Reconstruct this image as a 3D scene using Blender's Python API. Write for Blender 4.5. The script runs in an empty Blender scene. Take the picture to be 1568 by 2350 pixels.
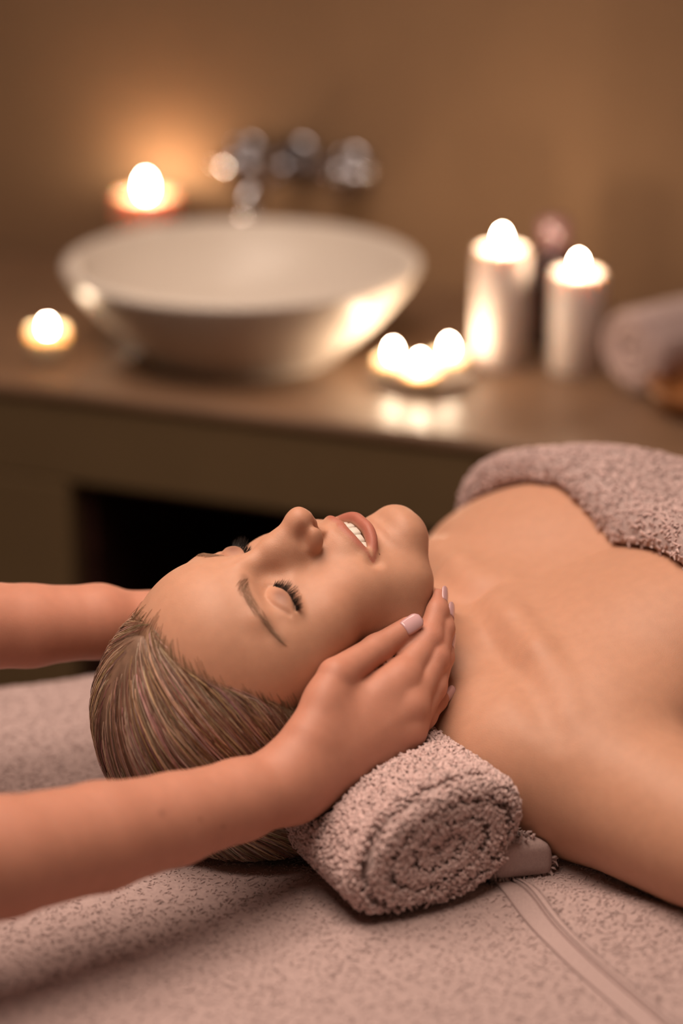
import bpy, math, random
import numpy as np
from mathutils import Vector, Matrix

# ------------------------------------------------------------------ camera, light, exposure
FPX = 5550.0                      # focal length in pixels of the 1568 x 2350 frame
PITCH = math.radians(20.0)
CAM = np.array([0.0, 0.0, 1.525])
TZ = 0.74                         # height of the massage table's towel
scene = bpy.context.scene
cd = bpy.data.cameras.new('camera'); cam = bpy.data.objects.new('camera', cd)
scene.collection.objects.link(cam)
cd.sensor_fit = 'VERTICAL'; cd.sensor_height = 36.0; cd.sensor_width = 24.0
cd.lens = FPX / 2350 * 36.0
cam.location = CAM; cam.rotation_euler = (math.pi/2 - PITCH, 0, 0)
cd.clip_start = 0.05; cd.clip_end = 50
cd.dof.use_dof = True; cd.dof.focus_distance = 1.65; cd.dof.aperture_fstop = 1.85
scene.camera = cam
vs = scene.view_settings
vs.view_transform = 'Standard'; vs.look = 'None'; vs.gamma = 1.0; vs.use_curve_mapping = False
vs.exposure = 0.0
scene.cycles.use_denoising = True
scene.cycles.max_bounces = 4; scene.cycles.diffuse_bounces = 2; scene.cycles.glossy_bounces = 2; scene.cycles.transmission_bounces = 3
scene.cycles.use_adaptive_sampling = True; scene.cycles.adaptive_threshold = 0.08
scene.cycles.caustics_reflective = False; scene.cycles.caustics_refractive = False

world = bpy.data.worlds.new('world'); scene.world = world; world.use_nodes = True
bg = world.node_tree.nodes['Background']
bg.inputs[0].default_value = (1.0, 0.72, 0.52, 1); bg.inputs[1].default_value = 0.10

def area_light(name, loc, target, size, power, col, spread=180):
    ld = bpy.data.lights.new(name, 'AREA'); ld.shape = 'RECTANGLE'; ld.size = size[0]; ld.size_y = size[1]
    ld.energy = power; ld.color = col; ld.spread = math.radians(spread)
    o = bpy.data.objects.new(name, ld); scene.collection.objects.link(o)
    o.location = loc
    o.rotation_euler = (Vector(target) - Vector(loc)).to_track_quat('-Z', 'Y').to_euler()
    return o
# soft ceiling lamp over the massage table
area_light('ceiling_lamp_light', (-0.20, 1.48, 2.55), (-0.06, 1.54, 0.8), (1.8, 1.4), 29.5, (1.0, 0.79, 0.64), 110)

# ------------------------------------------------------------------ pixels <-> points
_cp, _sp = math.cos(PITCH), math.sin(PITCH)
def ray(u, v):
    a = (u - 784.0) / FPX; b = (v - 1175.0) / FPX
    return np.array([a, _cp - b*_sp, -_sp - b*_cp])
def at(u, v, t):                  # point seen at pixel (u, v), t metres along the view axis
    return CAM + t * ray(u, v)
def on_z(u, v, z=TZ):             # point where the sight line meets the level z
    r = ray(u, v); return CAM + r * ((z - CAM[2]) / r[2])

# ------------------------------------------------------------------ scene helpers
COL = scene.collection
def mesh_obj(name, verts, faces, mat=None, parent=None, smooth=True):
    me = bpy.data.meshes.new(name)
    verts = np.asarray(verts, np.float32)
    if isinstance(faces, np.ndarray):
        n = faces.shape[1]; me.vertices.add(len(verts)); me.vertices.foreach_set('co', verts.ravel())
        me.loops.add(faces.size); me.loops.foreach_set('vertex_index', faces.astype(np.int32).ravel())
        me.polygons.add(len(faces)); me.polygons.foreach_set('loop_start', np.arange(0, faces.size, n, dtype=np.int32))
        me.update(calc_edges=True)
    else:
        me.from_pydata([tuple(map(float, v)) for v in verts], [], faces)
    if smooth: me.polygons.foreach_set('use_smooth', np.ones(len(me.polygons), bool))
    if mat: me.materials.append(mat)
    me.update()
    o = bpy.data.objects.new(name, me); COL.objects.link(o)
    if parent is not None: o.parent = parent
    return o
def set_attr(o, name, cols):      # per-vertex colour
    a = o.data.attributes.new(name, 'FLOAT_COLOR', 'POINT')
    c = np.ones((len(cols), 4), np.float32); c[:, :cols.shape[1]] = cols
    a.data.foreach_set('color', c.ravel())
def tag(o, label=None, cat=None, group=None, kind=None):
    if label: o['label'] = label
    if cat: o['category'] = cat
    if group: o['group'] = group
    if kind: o['kind'] = kind
    return o
def empty(name, loc=(0, 0, 0)):
    o = bpy.data.objects.new(name, None); COL.objects.link(o); o.location = loc; o.empty_display_size = 0.05
    bpy.context.view_layer.update()
    return o
def adopt(o, parent):             # parent while keeping world-space mesh coordinates
    o.parent = parent; o.matrix_parent_inverse = Matrix.Translation(-Vector(parent.location))
    return o

# ------------------------------------------------------------------ signed distance modelling
f32 = np.float32
def P3(v): return np.asarray(v, f32)
def smin(a, b, k):
    h = np.clip(0.5 + 0.5*(b - a)/k, 0, 1)
    return b + (a - b)*h - k*h*(1 - h)
def smax(a, b, k): return -smin(-a, -b, k)
def ell(x, y, z, c, r):
    X = (x - c[0]); Y = (y - c[1]); Z = (z - c[2])
    k0 = np.sqrt((X/r[0])**2 + (Y/r[1])**2 + (Z/r[2])**2)
    k1 = np.sqrt((X/r[0]**2)**2 + (Y/r[1]**2)**2 + (Z/r[2]**2)**2) + 1e-9
    return k0*(k0 - 1)/k1
def cone(x, y, z, a, b, ra, rb):
    a = [float(q) for q in a]; b = [float(q) for q in b]
    bx, by, bz = b[0]-a[0], b[1]-a[1], b[2]-a[2]
    X = x - a[0]; Y = y - a[1]; Z = z - a[2]
    t = np.clip((X*bx + Y*by + Z*bz)/(bx*bx + by*by + bz*bz), 0, 1)
    return np.sqrt((X - t*bx)**2 + (Y - t*by)**2 + (Z - t*bz)**2) - (ra + (rb - ra)*t)
def chain(x, y, z, pts, rs, k=0.0):
    d = None
    for i in range(len(pts)-1):
        e = cone(x, y, z, pts[i], pts[i+1], rs[i], rs[i+1])
        d = e if d is None else (np.minimum(d, e) if k == 0 else smin(d, e, k))
    return d

def axis(lo, hi, h): return np.arange(lo, hi + h, h).astype(f32)
def axis_var(lo, hi, hfun):
    v = [lo]
    while v[-1] < hi: v.append(v[-1] + hfun(v[-1]))
    return np.array(v, f32)
def mesh_sdf(f, xs, ys, zs, relax=2, B=8, slack=1.25):
    """f(x,y,z) on flat float32 arrays -> (verts, quads), outward facing"""
    def pad(a):
        n = (-len(a)) % B
        return np.concatenate([a, a[-1] + (a[-1]-a[-2])*np.arange(1, n+1, dtype=f32)]) if n else a
    xs, ys, zs = pad(xs), pad(ys), pad(zs)
    nb = [len(a)//B for a in (xs, ys, zs)]
    ce = []; hw = []
    for a in (xs, ys, zs):
        m = a.reshape(-1, B); st = np.append(m[1:, 0], m[-1, -1] + (m[-1, -1]-m[-1, -2]))
        ce.append((m[:, 0] + st)/2); hw.append((st - m[:, 0])/2)
    CX, CY, CZ = np.meshgrid(*ce, indexing='ij')
    HX, HY, HZ = np.meshgrid(*hw, indexing='ij')
    c = f(CX.ravel(), CY.ravel(), CZ.ravel()).reshape(nb).astype(f32)
    act = np.abs(c) < slack*np.sqrt(HX**2 + HY**2 + HZ**2)
    F = np.where(c < 0, f32(-1), f32(1)).repeat(B, 0).repeat(B, 1).repeat(B, 2)
    ai = np.argwhere(act)
    o = np.arange(B)
    for s in range(0, len(ai), 1500):
        q = ai[s:s+1500]*B
        I = (q[:, 0, None, None, None] + o[None, :, None, None]) + np.zeros((1, 1, B, B), int)
        J = (q[:, 1, None, None, None] + o[None, None, :, None]) + np.zeros((1, B, 1, B), int)
        K = (q[:, 2, None, None, None] + o[None, None, None, :]) + np.zeros((1, B, B, 1), int)
        F[I.ravel(), J.ravel(), K.ravel()] = f(xs[I.ravel()], ys[J.ravel()], zs[K.ravel()])
    S = F < 0
    nx, ny, nz = F.shape
    ed = []
    for ax in range(3):
        sl0 = [slice(None)]*3; sl1 = [slice(None)]*3; sl0[ax] = slice(0, -1); sl1[ax] = slice(1, None)
        ed.append(np.argwhere(S[tuple(sl0)] != S[tuple(sl1)]))
    # cells touched by a crossing edge
    cells = []; 
    A = (xs, ys, zs)
    acc_k = []; acc_p = []
    for ax in range(3):
        e = ed[ax]; e2 = e.copy(); e2[:, ax] += 1
        f0 = F[e[:, 0], e[:, 1], e[:, 2]]; f1 = F[e2[:, 0], e2[:, 1], e2[:, 2]]
        t = f0/(f0 - f1)
        pt = np.stack([A[i][e[:, i]] for i in range(3)], 1).astype(np.float64)
        pt[:, ax] += t*(A[ax][e2[:, ax]] - A[ax][e[:, ax]])
        u, w = [(1, 2), (2, 0), (0, 1)][ax]
        for du in (0, -1):
            for dw in (0, -1):
                cc = e.copy(); cc[:, u] += du; cc[:, w] += dw
                acc_k.append((cc[:, 0]*ny + cc[:, 1])*nz + cc[:, 2]); acc_p.append(pt)
    k = np.concatenate(acc_k); p = np.concatenate(acc_p)
    uk, inv = np.unique(k, return_inverse=True)
    n = np.bincount(inv).astype(float)
    V = np.stack([np.bincount(inv, p[:, i])/n for i in range(3)], 1)
    Q = []; off = 0
    for ax in range(3):
        m = len(ed[ax])
        b = [inv[off + i*m: off + (i+1)*m] for i in range(4)]; off += 4*m
        # order (0,0),(0,-1),(-1,0),(-1,-1)
        q = np.stack([b[0], b[2], b[3], b[1]], 1)
        e = ed[ax]; inside = S[e[:, 0], e[:, 1], e[:, 2]]
        q[~inside] = q[~inside][:, ::-1]
        Q.append(q)
    Q = np.concatenate(Q)
    h = 0.3*min(float(np.min(np.diff(a))) for a in A)
    E = np.concatenate([Q[:, [0, 1]], Q[:, [1, 2]], Q[:, [2, 3]], Q[:, [3, 0]]])
    deg = np.bincount(E.ravel(), minlength=len(V)).astype(float)
    for it in range(relax + 1):
        if it < relax:
            L = np.zeros_like(V)
            for i in range(3):
                L[:, i] = (np.bincount(E[:, 0], V[E[:, 1], i], len(V)) + np.bincount(E[:, 1], V[E[:, 0], i], len(V)))/deg
            V = 0.4*V + 0.6*L
        for _ in range(1):
            x, y, z = V.T.astype(f32)
            d = f(x, y, z)
            g = np.stack([f(x+h, y, z) - d, f(x, y+h, z) - d, f(x, y, z+h) - d], 1).astype(float)/h
            gg = (g*g).sum(1); st = d/np.maximum(gg, 0.15)
            V -= np.clip(st, -4*h, 4*h)[:, None]*g
    return V, Q
# ------------------------------------------------------------------ the head (millimetres: x to her right, y out of the face, z to the crown, 0 at eye level)
def spline(pts, n):               # Catmull-Rom through rows (any width)
    p = np.asarray(pts, float); p = np.vstack([2*p[0]-p[1], p, 2*p[-1]-p[-2]]); out = []
    for i in range(1, len(p)-2):
        t = np.linspace(0, 1, n, endpoint=False)[:, None]
        a, b, c, d = p[i-1], p[i], p[i+1], p[i+2]
        out.append(0.5*(2*b + (c-a)*t + (2*a-5*b+4*c-d)*t*t + (3*b-a-3*c+d)*t**3))
    return np.vstack(out + [p[-2][None]])
UP_LIP = spline([(-7, 98.0, -61.4, 3.3), (0, 98.4, -62.4, 3.0), (7, 98.0, -61.4, 3.3), (17, 93.8, -64.2, 2.9), (25, 87.8, -68.0, 2.0), (30.5, 82.5, -70.4, 0.9)], 4)[4:]
LO_LIP = spline([(-9, 94.0, -80.6, 4.5), (0, 94.4, -81.0, 4.7), (9, 94.0, -80.6, 4.5), (18, 90.2, -77.8, 3.9), (25.5, 85.8, -74.0, 2.5), (30.5, 82.0, -71.0, 0.9)], 4)[4:]
LID = spline([(19.5, 84, 0.8), (23, 84, -1.4), (29, 85, -3.8), (36, 83, -4.4), (42.5, 79, -3.4), (47.5, 74, -1.6)], 4)     # lash line
CREASE = spline([(20, 84, 4.0), (24, 85, 8.0), (30, 85, 10.6), (37, 83, 10.8), (43.5, 78, 8.2), (49, 73, 3.6)], 3)         # fold above the lid
BROW = spline([(17, 93, 19.0), (23, 91, 22.5), (31, 87.5, 24.2), (40, 82, 24.0), (50, 74, 21.0), (60, 64, 16.0)], 4)
def head_sdf(x, y, z):
    xa = np.abs(x)
    d = ell(x, y, z, (0, -8, 26), (71, 92, 84))                      # cranium
    d = smin(d, ell(x, y, z, (0, 35, 37), (57, 57.5, 49)), 24)         # forehead
    d = smin(d, ell(x, y, z, (0, 30, -20), (57, 59, 52)), 20)        # mid face
    d = smin(d, ell(xa, y, z, (44, 34, 6), (24, 36, 30)), 20)        # temple
    d = smin(d, ell(xa, y, z, (41, 54, -29), (21, 24, 17)), 16)      # cheekbone
    d = smin(d, ell(xa, y, z, (29, 62, -54), (24, 25, 26)), 16)      # cheek
    d = smin(d, ell(xa, y, z, (30, 46, -74), (20, 30, 26)), 18)      # side of the chin
    d = smin(d, ell(x, y, z, (0, 55, -62), (34, 39.5, 36)), 14)      # upper jaw
    d = smin(d, ell(x, y, z, (0, 22, -68), (49, 48, 38)), 20)        # lower jaw
    d = smin(d, chain(xa, y, z, [(37, 0, -62), (34, 28, -88), (25, 55, -99), (8, 74, -107)], [18, 17, 16.5, 14], 8), 22)
    d = smin(d, ell(x, y, z, (0, 77.2, -109.0), (18, 17, 15)), 18)   # chin
    d = smin(d, cone(xa, y, z, (4, 88, 16), (40, 74, 23), 5.5, 5), 14) # brow ridge
    # eye socket, then the closed lid over the eyeball
    d = smax(d, -ell(xa, y, z, (31, 98, 5), (17, 16, 8.5)), 14)
    d = smax(d, -ell(xa, y, z, (17.5, 97, -4), (6, 10, 9)), 9)
    d = smin(d, ell(xa, y, z, (33.5, 67.5, 1.8), (17.0, 15.8, 13)), 6.0)
    # nose
    d = smin(d, ell(xa, y, z, (5, 92.5, -22), (9.5, 12, 17)), 10)
    d = smin(d, chain(x, y, z, [(0, 88.5, 9), (0, 97.5, -8), (0, 108.5, -27)], [6.8, 6.0, 6.6], 4), 9)
    d = smin(d, ell(x, y, z, (0, 111.2, -32.3), (9.6, 10.2, 8.6)), 7)
    d = smin(d, ell(xa, y, z, (11.4, 100.5, -36.8), (5.3, 9.4, 6.7)), 4.5)
    d = smin(d, cone(x, y, z, (0, 112.5, -38), (0, 99.5, -45.5), 3.8, 4.2), 3)
    d = smax(d, -ell(xa, y, z, (14.5, 108, -28.5), (5, 8, 3.0)), 5)  # crease above the wing
    d = smax(d, -ell(xa, y, z, (6.3, 105, -43.8), (2.7, 6.0, 4.6)), 2.0)   # nostril
    # mouth: lips around an opening
    m = (np.abs(y - 95) < 45) & (np.abs(z + 72) < 45) & (xa < 60)
    if m.any():
        X, Xa, Y, Z, D = x[m], xa[m], y[m], z[m], d[m]
        D = smin(D, ell(X, Y, Z, (0, 86, -59), (20, 13, 12)), 10)
        D = smax(D, -ell(Xa, Y, Z, (0, 100, -71.4), (26, 30, 5.4)), 2.5)
        up = chain(Xa, Y, Z, UP_LIP[:, :3], UP_LIP[:, 3]); lo = chain(Xa, Y, Z, LO_LIP[:, :3], LO_LIP[:, 3])
        D = smin(D, up, 4.2); D = smin(D, lo, 4.6)
        D = smax(D, -cone(X, Y, Z, (0, 104, -48), (0, 105.6, -56), 2.0, 2.4), 5)   # philtrum
        D = smax(D, -ell(Xa, Y, Z, (34.5, 87, -71), (3, 6, 5)), 6)     # mouth corner
        D = smax(D, -ell(X, Y, Z, (0, 110, -94), (22, 14, 4.5)), 14) # fold above the chin
        d[m] = D
    m = (np.abs(y - 82) < 25) & (np.abs(z) < 25) & (xa < 65)
    if m.any():
        X, Y, Z, D = xa[m], y[m], z[m], d[m]
        # grooves follow the surface: measured in the frontal plane
        def groove(L):
            g = None
            for a, b in zip(L[:-1], L[1:]):
                vx, vz = b[0]-a[0], b[2]-a[2]; t = np.clip(((X-a[0])*vx + (Z-a[2])*vz)/(vx*vx+vz*vz), 0, 1)
                e = np.sqrt((X-a[0]-t*vx)**2 + (Z-a[2]-t*vz)**2); g = e if g is None else np.minimum(g, e)
            return g
        D = D + 1.1*np.exp(-(groove(LID)/1.1)**2) + 0.9*np.exp(-(groove(CREASE)/1.7)**2)
        d[m] = D
    # ear
    e = ell(xa + 0.30*(y+8), y, z, (69, -10, -20), (4.5, 15, 28))
    e = smax(e, -ell(xa, y, z, (75, -5, -22), (6, 8, 14)), 4)
    d = smin(d, e, 4)
    return d
# pose of the head: columns = her right, face normal, crown
H_R = np.array([[0.479, -0.049, -0.876], [-0.867, -0.174, -0.465], [-0.130, 0.984, -0.124]])
_u, _s, _v = np.linalg.svd(H_R); H_R = _u @ _v
H_O = np.array([-0.0515, 1.541, 0.8455])          # between the ears at eye level
def to_head(x, y, z):
    X = (x - H_O[0]).astype(f32); Y = (y - H_O[1]).astype(f32); Z = (z - H_O[2]).astype(f32)
    return [(X*f32(H_R[0, i]) + Y*f32(H_R[1, i]) + Z*f32(H_R[2, i]))*f32(1000) for i in range(3)]
def hw(p): return H_O + H_R @ (np.asarray(p, float)/1000.0)
# ------------------------------------------------------------------ the lying body (metres: s to her right, a towards her feet, z above the table)
B_A = math.radians(18.0)
B_O = at(1110, 1395, 1.76)                                # notch above the breastbone
def to_body(x, y, z):
    X = (x - B_O[0]).astype(f32); Y = (y - B_O[1]).astype(f32)
    c, n = f32(math.cos(B_A)), f32(math.sin(B_A))
    return X*n - Y*c, X*c + Y*n, (z - f32(TZ)).astype(f32)
def bw(s, a, z):
    c, n = math.cos(B_A), math.sin(B_A)
    return np.array([B_O[0] + s*n + a*c, B_O[1] - s*c + a*n, TZ + z])
def torso_sdf(s, a, z, cloth=False):
    sa = np.abs(s)
    d = ell(s, a, z, (0, 0.200, 0.066), (0.150, 0.235, 0.094))           # rib cage
    d = smin(d, ell(sa, a, z, (0.078, 0.14, 0.120), (0.074, 0.085, 0.052)), 0.035)   # breast
    d = smin(d, ell(sa, a, z, (0.085, 0.070, 0.100), (0.085, 0.065, 0.040)), 0.035)
    d = smin(d, ell(s, a, z, (0, 0.40, 0.065), (0.135, 0.20, 0.078)), 0.06)
    d = smin(d, ell(s, a, z, (0, 0.56, 0.070), (0.165, 0.14, 0.088)), 0.06)           # hips
    d = smin(d, ell(s, a, z, (-0.105, 0.092, 0.114), (0.068, 0.068, 0.046)), 0.03)
    if cloth:
        d = smin(d, chain(sa, a, z, [(0.075, 0.60, 0.08), (0.07, 0.98, 0.065), (0.07, 1.38, 0.045)], [0.085, 0.06, 0.04]), 0.09)
        d = smin(d, chain(s, a, z, [(-0.145, 0.06, 0.080), (-0.185, 0.28, 0.046), (-0.19, 0.50, 0.036), (-0.16, 0.62, 0.03)], [0.050, 0.042, 0.03, 0.03]), 0.05)
        return smin(d, chain(sa, a, z, [(0.085, 1.38, 0.040), (0.10, 1.42, 0.16)], [0.034, 0.022]), 0.05)
    # near shoulder with the arm out to the side, far arm along the body
    n = chain(s, a, z, [(0.05, 0.015, 0.062), (0.140, 0.016, 0.054)], [0.056, 0.057])
    n = smin(n, chain(s, a, z, [(0.147, 0.020, 0.050), (0.24, 0.060, 0.044), (0.370, 0.120, 0.042)], [0.057, 0.050, 0.038]), 0.025)
    n = smin(n, chain(s, a, z, [(0.370, 0.120, 0.042), (0.34, 0.25, 0.038), (0.30, 0.37, 0.028), (0.29, 0.47, 0.022)], [0.038, 0.034, 0.024, 0.020]), 0.012)
    d = smin(d, n, 0.04)
    n = chain(s, a, z, [(-0.05, 0.02, 0.068), (-0.145, 0.055, 0.066)], [0.054, 0.053])
    n = smin(n, chain(s, a, z, [(-0.150, 0.06, 0.066), (-0.195, 0.28, 0.042), (-0.205, 0.50, 0.032), (-0.205, 0.61, 0.025)], [0.051, 0.038, 0.026, 0.022], 0.01), 0.02)
    d = smin(d, n, 0.04)
    # legs
    d = smin(d, chain(sa, a, z, [(0.085, 0.60, 0.075), (0.09, 0.98, 0.060), (0.085, 1.10, 0.055), (0.085, 1.38, 0.042)], [0.080, 0.055, 0.052, 0.036]), 0.04)
    d = smin(d, chain(sa, a, z, [(0.085, 1.38, 0.040), (0.10, 1.42, 0.16)], [0.034, 0.022]), 0.02)
    # collar bones and the hollows above them
    d = smax(d, -ell(sa, a, z, (0.072, -0.040, 0.136), (0.044, 0.021, 0.023)), 0.020)
    d = smin(d, chain(sa, a, z, [(0.014, 0.0, 0.116), (0.055, -0.006, 0.121), (0.095, -0.006, 0.118), (0.135, 0.008, 0.107)], [0.0105, 0.009, 0.009, 0.009], 0.008), 0.014)
    return d
NECK_TOP = np.array([0.0, -8.0, -55.0])
def neck_sdf(x, y, z):
    a = hw(NECK_TOP); b = bw(0, 0.005, 0.075); m = (a + b)/2 + np.array([0, 0, 0.0])
    d = chain(x, y, z, [a, m, b], [0.050, 0.048, 0.056], 0.02)
    for sg in (1, -1):                                    # trapezius
        d = smin(d, cone(x, y, z, m + np.array([0, 0, -0.026]), bw(sg*0.105, 0.012, 0.048) if sg < 0 else bw(0.124, -0.026, 0.058), 0.046, 0.048 if sg < 0 else 0.051), 0.03)
        d = smin(d, chain(x, y, z, [hw((sg*56, -18, -52)), bw(sg*0.014, -0.002, 0.108)], [0.012, 0.009]), 0.022)   # neck muscle
    d = smin(d, cone(x, y, z, hw((0, 40, -98)), bw(0, -0.03, 0.098), 0.016, 0.014), 0.035)   # throat
    return d
def body_sdf(x, y, z):
    s, a, q = to_body(x, y, z)
    d = torso_sdf(s, a, q)
    m = (x < H_O[0] + 0.34)
    if m.any():
        X, Y, Z = x[m], y[m], z[m]
        n = smin(d[m], neck_sdf(X, Y, Z), 0.028)
        hx, hy, hz = to_head(X, Y, Z)
        near = (hx*hx + hy*hy + hz*hz) < 230.0**2
        r = np.full(X.shape, f32(0.2)); 
        if near.any(): r[near] = head_sdf(hx[near], hy[near], hz[near])*f32(0.001)
        sb, ab, qb = s[m], a[m], q[m]
        n = smax(n, -ell(sb, ab, qb, (0.0, -0.020, 0.138), (0.030, 0.022, 0.017)), 0.024)   # hollow at the base of the throat
        sq = np.abs(sb)                                   # collar bone: a groove on its upper side, then the ridge
        n = smax(n, -chain(sq, ab, qb, [(0.045, -0.020, 0.143), (0.095, -0.018, 0.136), (0.140, -0.018, 0.129), (0.185, -0.022, 0.106)], [0.010, 0.011, 0.009, 0.003], 0.006), 0.022)
        n = smin(n, chain(sq, ab, qb, [(0.020, 0.003, 0.120), (0.055, 0.003, 0.125), (0.100, 0.002, 0.121), (0.160, 0.000, 0.098)], [0.010, 0.0092, 0.0088, 0.004], 0.006), 0.018)
        d[m] = smin(r, n, 0.014)
    return d
def body_mesh():
    hx = lambda v: 0.0014 if v < 0.09 else min(0.0014 + (v - 0.09)*0.035, 0.016)
    hy = lambda v: min(0.0014 + (1.44 - v)*0.02, 0.004) if v < 1.44 else (0.0014 if v < 1.66 else min(0.0014 + (v - 1.66)*0.02, 0.006))
    xs = axis_var(H_O[0] - 0.16, 1.75, hx); ys = axis_var(1.12, 2.38, hy); zs = axis_var(TZ - 0.045, TZ + 0.235, lambda v: 0.0022 if v < TZ + 0.06 else 0.0014)
    return mesh_sdf(body_sdf, xs, ys, zs)
# ------------------------------------------------------------------ hands (metres, world)
def mirror_head(x, y, z):         # reflect in the plane through the middle of her face
    n = H_R[:, 0]; q = (x - H_O[0])*f32(n[0]) + (y - H_O[1])*f32(n[1]) + (z - H_O[2])*f32(n[2])
    return x - 2*q*f32(n[0]), y - 2*q*f32(n[1]), z - 2*q*f32(n[2])
WRIST = at(684, 1782, 1.590)
FINGERS = {   # knuckle, middle joint, end joint, tip ; radii
'index':  ([at(922, 1557, 1.626), at(985, 1468, 1.648), at(1002, 1404, 1.662), at(1004, 1372, 1.670)], [0.0118, 0.0096, 0.0082, 0.0066]),
    'middle': ([at(944, 1622, 1.620), at(1000, 1512, 1.644), at(1016, 1444, 1.660), at(1019, 1408, 1.670)], [0.0105, 0.0090, 0.0080, 0.0066]),
    'ring':   ([at(938, 1678, 1.620), at(996, 1576, 1.640), at(1016, 1508, 1.656), at(1022, 1474, 1.664)], [0.0100, 0.0085, 0.0076, 0.0062]),
    'little': ([at(914, 1722, 1.624), at(976, 1644, 1.638), at(1003, 1608, 1.650), at(1019, 1593, 1.658)], [0.0092, 0.0076, 0.0068, 0.0056])}
THUMB = ([at(708, 1688, 1.590), at(772, 1552, 1.606), at(864, 1490, 1.630), at(937, 1441, 1.643)], [0.0150, 0.0125, 0.0098, 0.0078])
CAMDIR = np.array([0, -_cp, _sp])
def hand_sdf(x, y, z):
    d = None
    bases = [WRIST + np.array(o) for o in ((-0.002, 0.0, 0.012), (0.0, -0.003, 0.004), (0.001, -0.002, -0.006), (0.0, 0.0, -0.014))]
    pal = None
    for b, (k, (P, R)) in zip(bases, FINGERS.items()):
        e = cone(x, y, z, b, P[0], 0.0165, R[0] + 0.0015)
        pal = e if pal is None else smin(pal, e, 0.012)
    pal = smin(pal, chain(x, y, z, [FINGERS['index'][0][0]*0.85 + WRIST*0.15, FINGERS['little'][0][0]*0.85 + WRIST*0.15], [0.011, 0.010]), 0.012)
    pal = smin(pal, cone(x, y, z, THUMB[0][0], THUMB[0][1], THUMB[1][0], THUMB[1][1]), 0.014)
    w = THUMB[0][0]*0.4 + THUMB[0][1]*0.6                  # web of the thumb
    pal = smin(pal, cone(x, y, z, w, FINGERS['index'][0][0]*0.45 + WRIST*0.55, 0.0105, 0.010), 0.012)
    pal = smin(pal, chain(x, y, z, THUMB[0][1:], THUMB[1][1:], 0.004), 0.0022)
    fs = None
    for k, (P, R) in FINGERS.items():
        f = chain(x, y, z, P, R, 0.004)
        # knuckle and its tendon
        kn = P[0] + CAMDIR*0.0028
        f = smin(f, np.sqrt((x-kn[0])**2 + (y-kn[1])**2 + (z-kn[2])**2) - 0.0084, 0.008)
        tb = WRIST + CAMDIR*0.010; tm = P[0]*0.55 + tb*0.45 + CAMDIR*0.0055
        f = smin(f, cone(x, y, z, tm, P[0] + CAMDIR*0.0075, 0.0030, 0.0030), 0.007)
        fs = f if fs is None else smin(fs, f, 0.0016)
    d = smin(pal, fs, 0.005)
    return d
ARM_NEAR = [WRIST, at(640, 1806, 1.582), at(550, 1836, 1.565), at(400, 1880, 1.535), at(230, 1920, 1.500), at(0, 1968, 1.455), at(-230, 2010, 1.415)]
RAD_NEAR = [0.0235, 0.0245, 0.0262, 0.0290, 0.0335, 0.0365, 0.0390]
# ------------------------------------------------------------------ the masseuse's arms
ELBOW_N = at(-175, 1990, 1.425); 
ARM_NEAR[-1] = ELBOW_N
LIFT = np.array([0.0, 0.004, 0.012])
def arm_near(x, y, z):
    return smin(hand_sdf(x, y, z), chain(x, y, z, ARM_NEAR, RAD_NEAR, 0.006), 0.012)
HLIFT = np.array([0.0, 0.006, -0.006])
def mh0(p): return np.array(mirror_head(*np.asarray(p, float)))
ARM_FAR = [mh0(p) + HLIFT*max(0, 1-k/2) + LIFT*min(1, k/2) for k, p in enumerate(ARM_NEAR)]
def arm_far(x, y, z):
    m = mirror_head(x - f32(HLIFT[0]), y - f32(HLIFT[1]), z - f32(HLIFT[2]))
    return smin(hand_sdf(*m), chain(x, y, z, ARM_FAR, RAD_NEAR, 0.006), 0.012)
def mh(p): return mh0(p) + HLIFT
# ------------------------------------------------------------------ hair (head millimetres)
_HT = np.radians([0, 10.7, 22, 35, 47.5, 61, 71, 84, 98, 110, 125, 150, 180.])
_HY = np.array([72, 66, 58, 50, 41, 32, 25, 18, 6, -18, -34, -48, -55.])
def hairline(x, z): return np.interp(np.arctan2(np.abs(x), z), _HT, _HY)
def scalp(x, y, z):
    d = ell(x, y, z, (0, -8, 26), (71, 92, 84))
    d = smin(d, ell(x, y, z, (0, 35, 37), (57, 57.5, 49)), 24)
    d = smin(d, ell(np.abs(x), y, z, (44, 34, 6), (24, 36, 30)), 20)
    return smin(d, ell(x, y, z, (0, -20, -20), (62, 60, 50)), 20)
def hair_sdf(x, y, z, inset=0.0):
    tau = hairline(x, z) - y
    up = np.clip((z - 10)/90.0, 0, 1)
    th = (5.0 + 15.0*up)*(1 - np.exp(-np.maximum(tau, 0)/38.0)) + 0.6
    d = scalp(x, y, z) - th
    d = smax(d, -tau + inset, 3.0)
    d = smin(d, ell(x, y, z, (0, -76, 22), (97, 36, 88)), 22)
    d = smin(d, ell(x, y, z, (40, -86, -8), (64, 24, 44)), 18)
    # the table underneath
    wz = H_O[2] + (H_R[2, 0]*x + H_R[2, 1]*y + H_R[2, 2]*z)*0.001
    return smax(d, (TZ + 0.004 - wz)*1000.0, 6.0)
def hair_grad(p, h=0.6):
    x, y, z = p.T
    d = hair_sdf(x, y, z)
    g = np.stack([hair_sdf(x+h, y, z)-d, hair_sdf(x, y+h, z)-d, hair_sdf(x, y, z+h)-d], 1)/h
    return d, g/np.maximum(np.linalg.norm(g, axis=1, keepdims=True), 1e-6)
GATHER = np.array([20.0, -96.0, -48.0])
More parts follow.
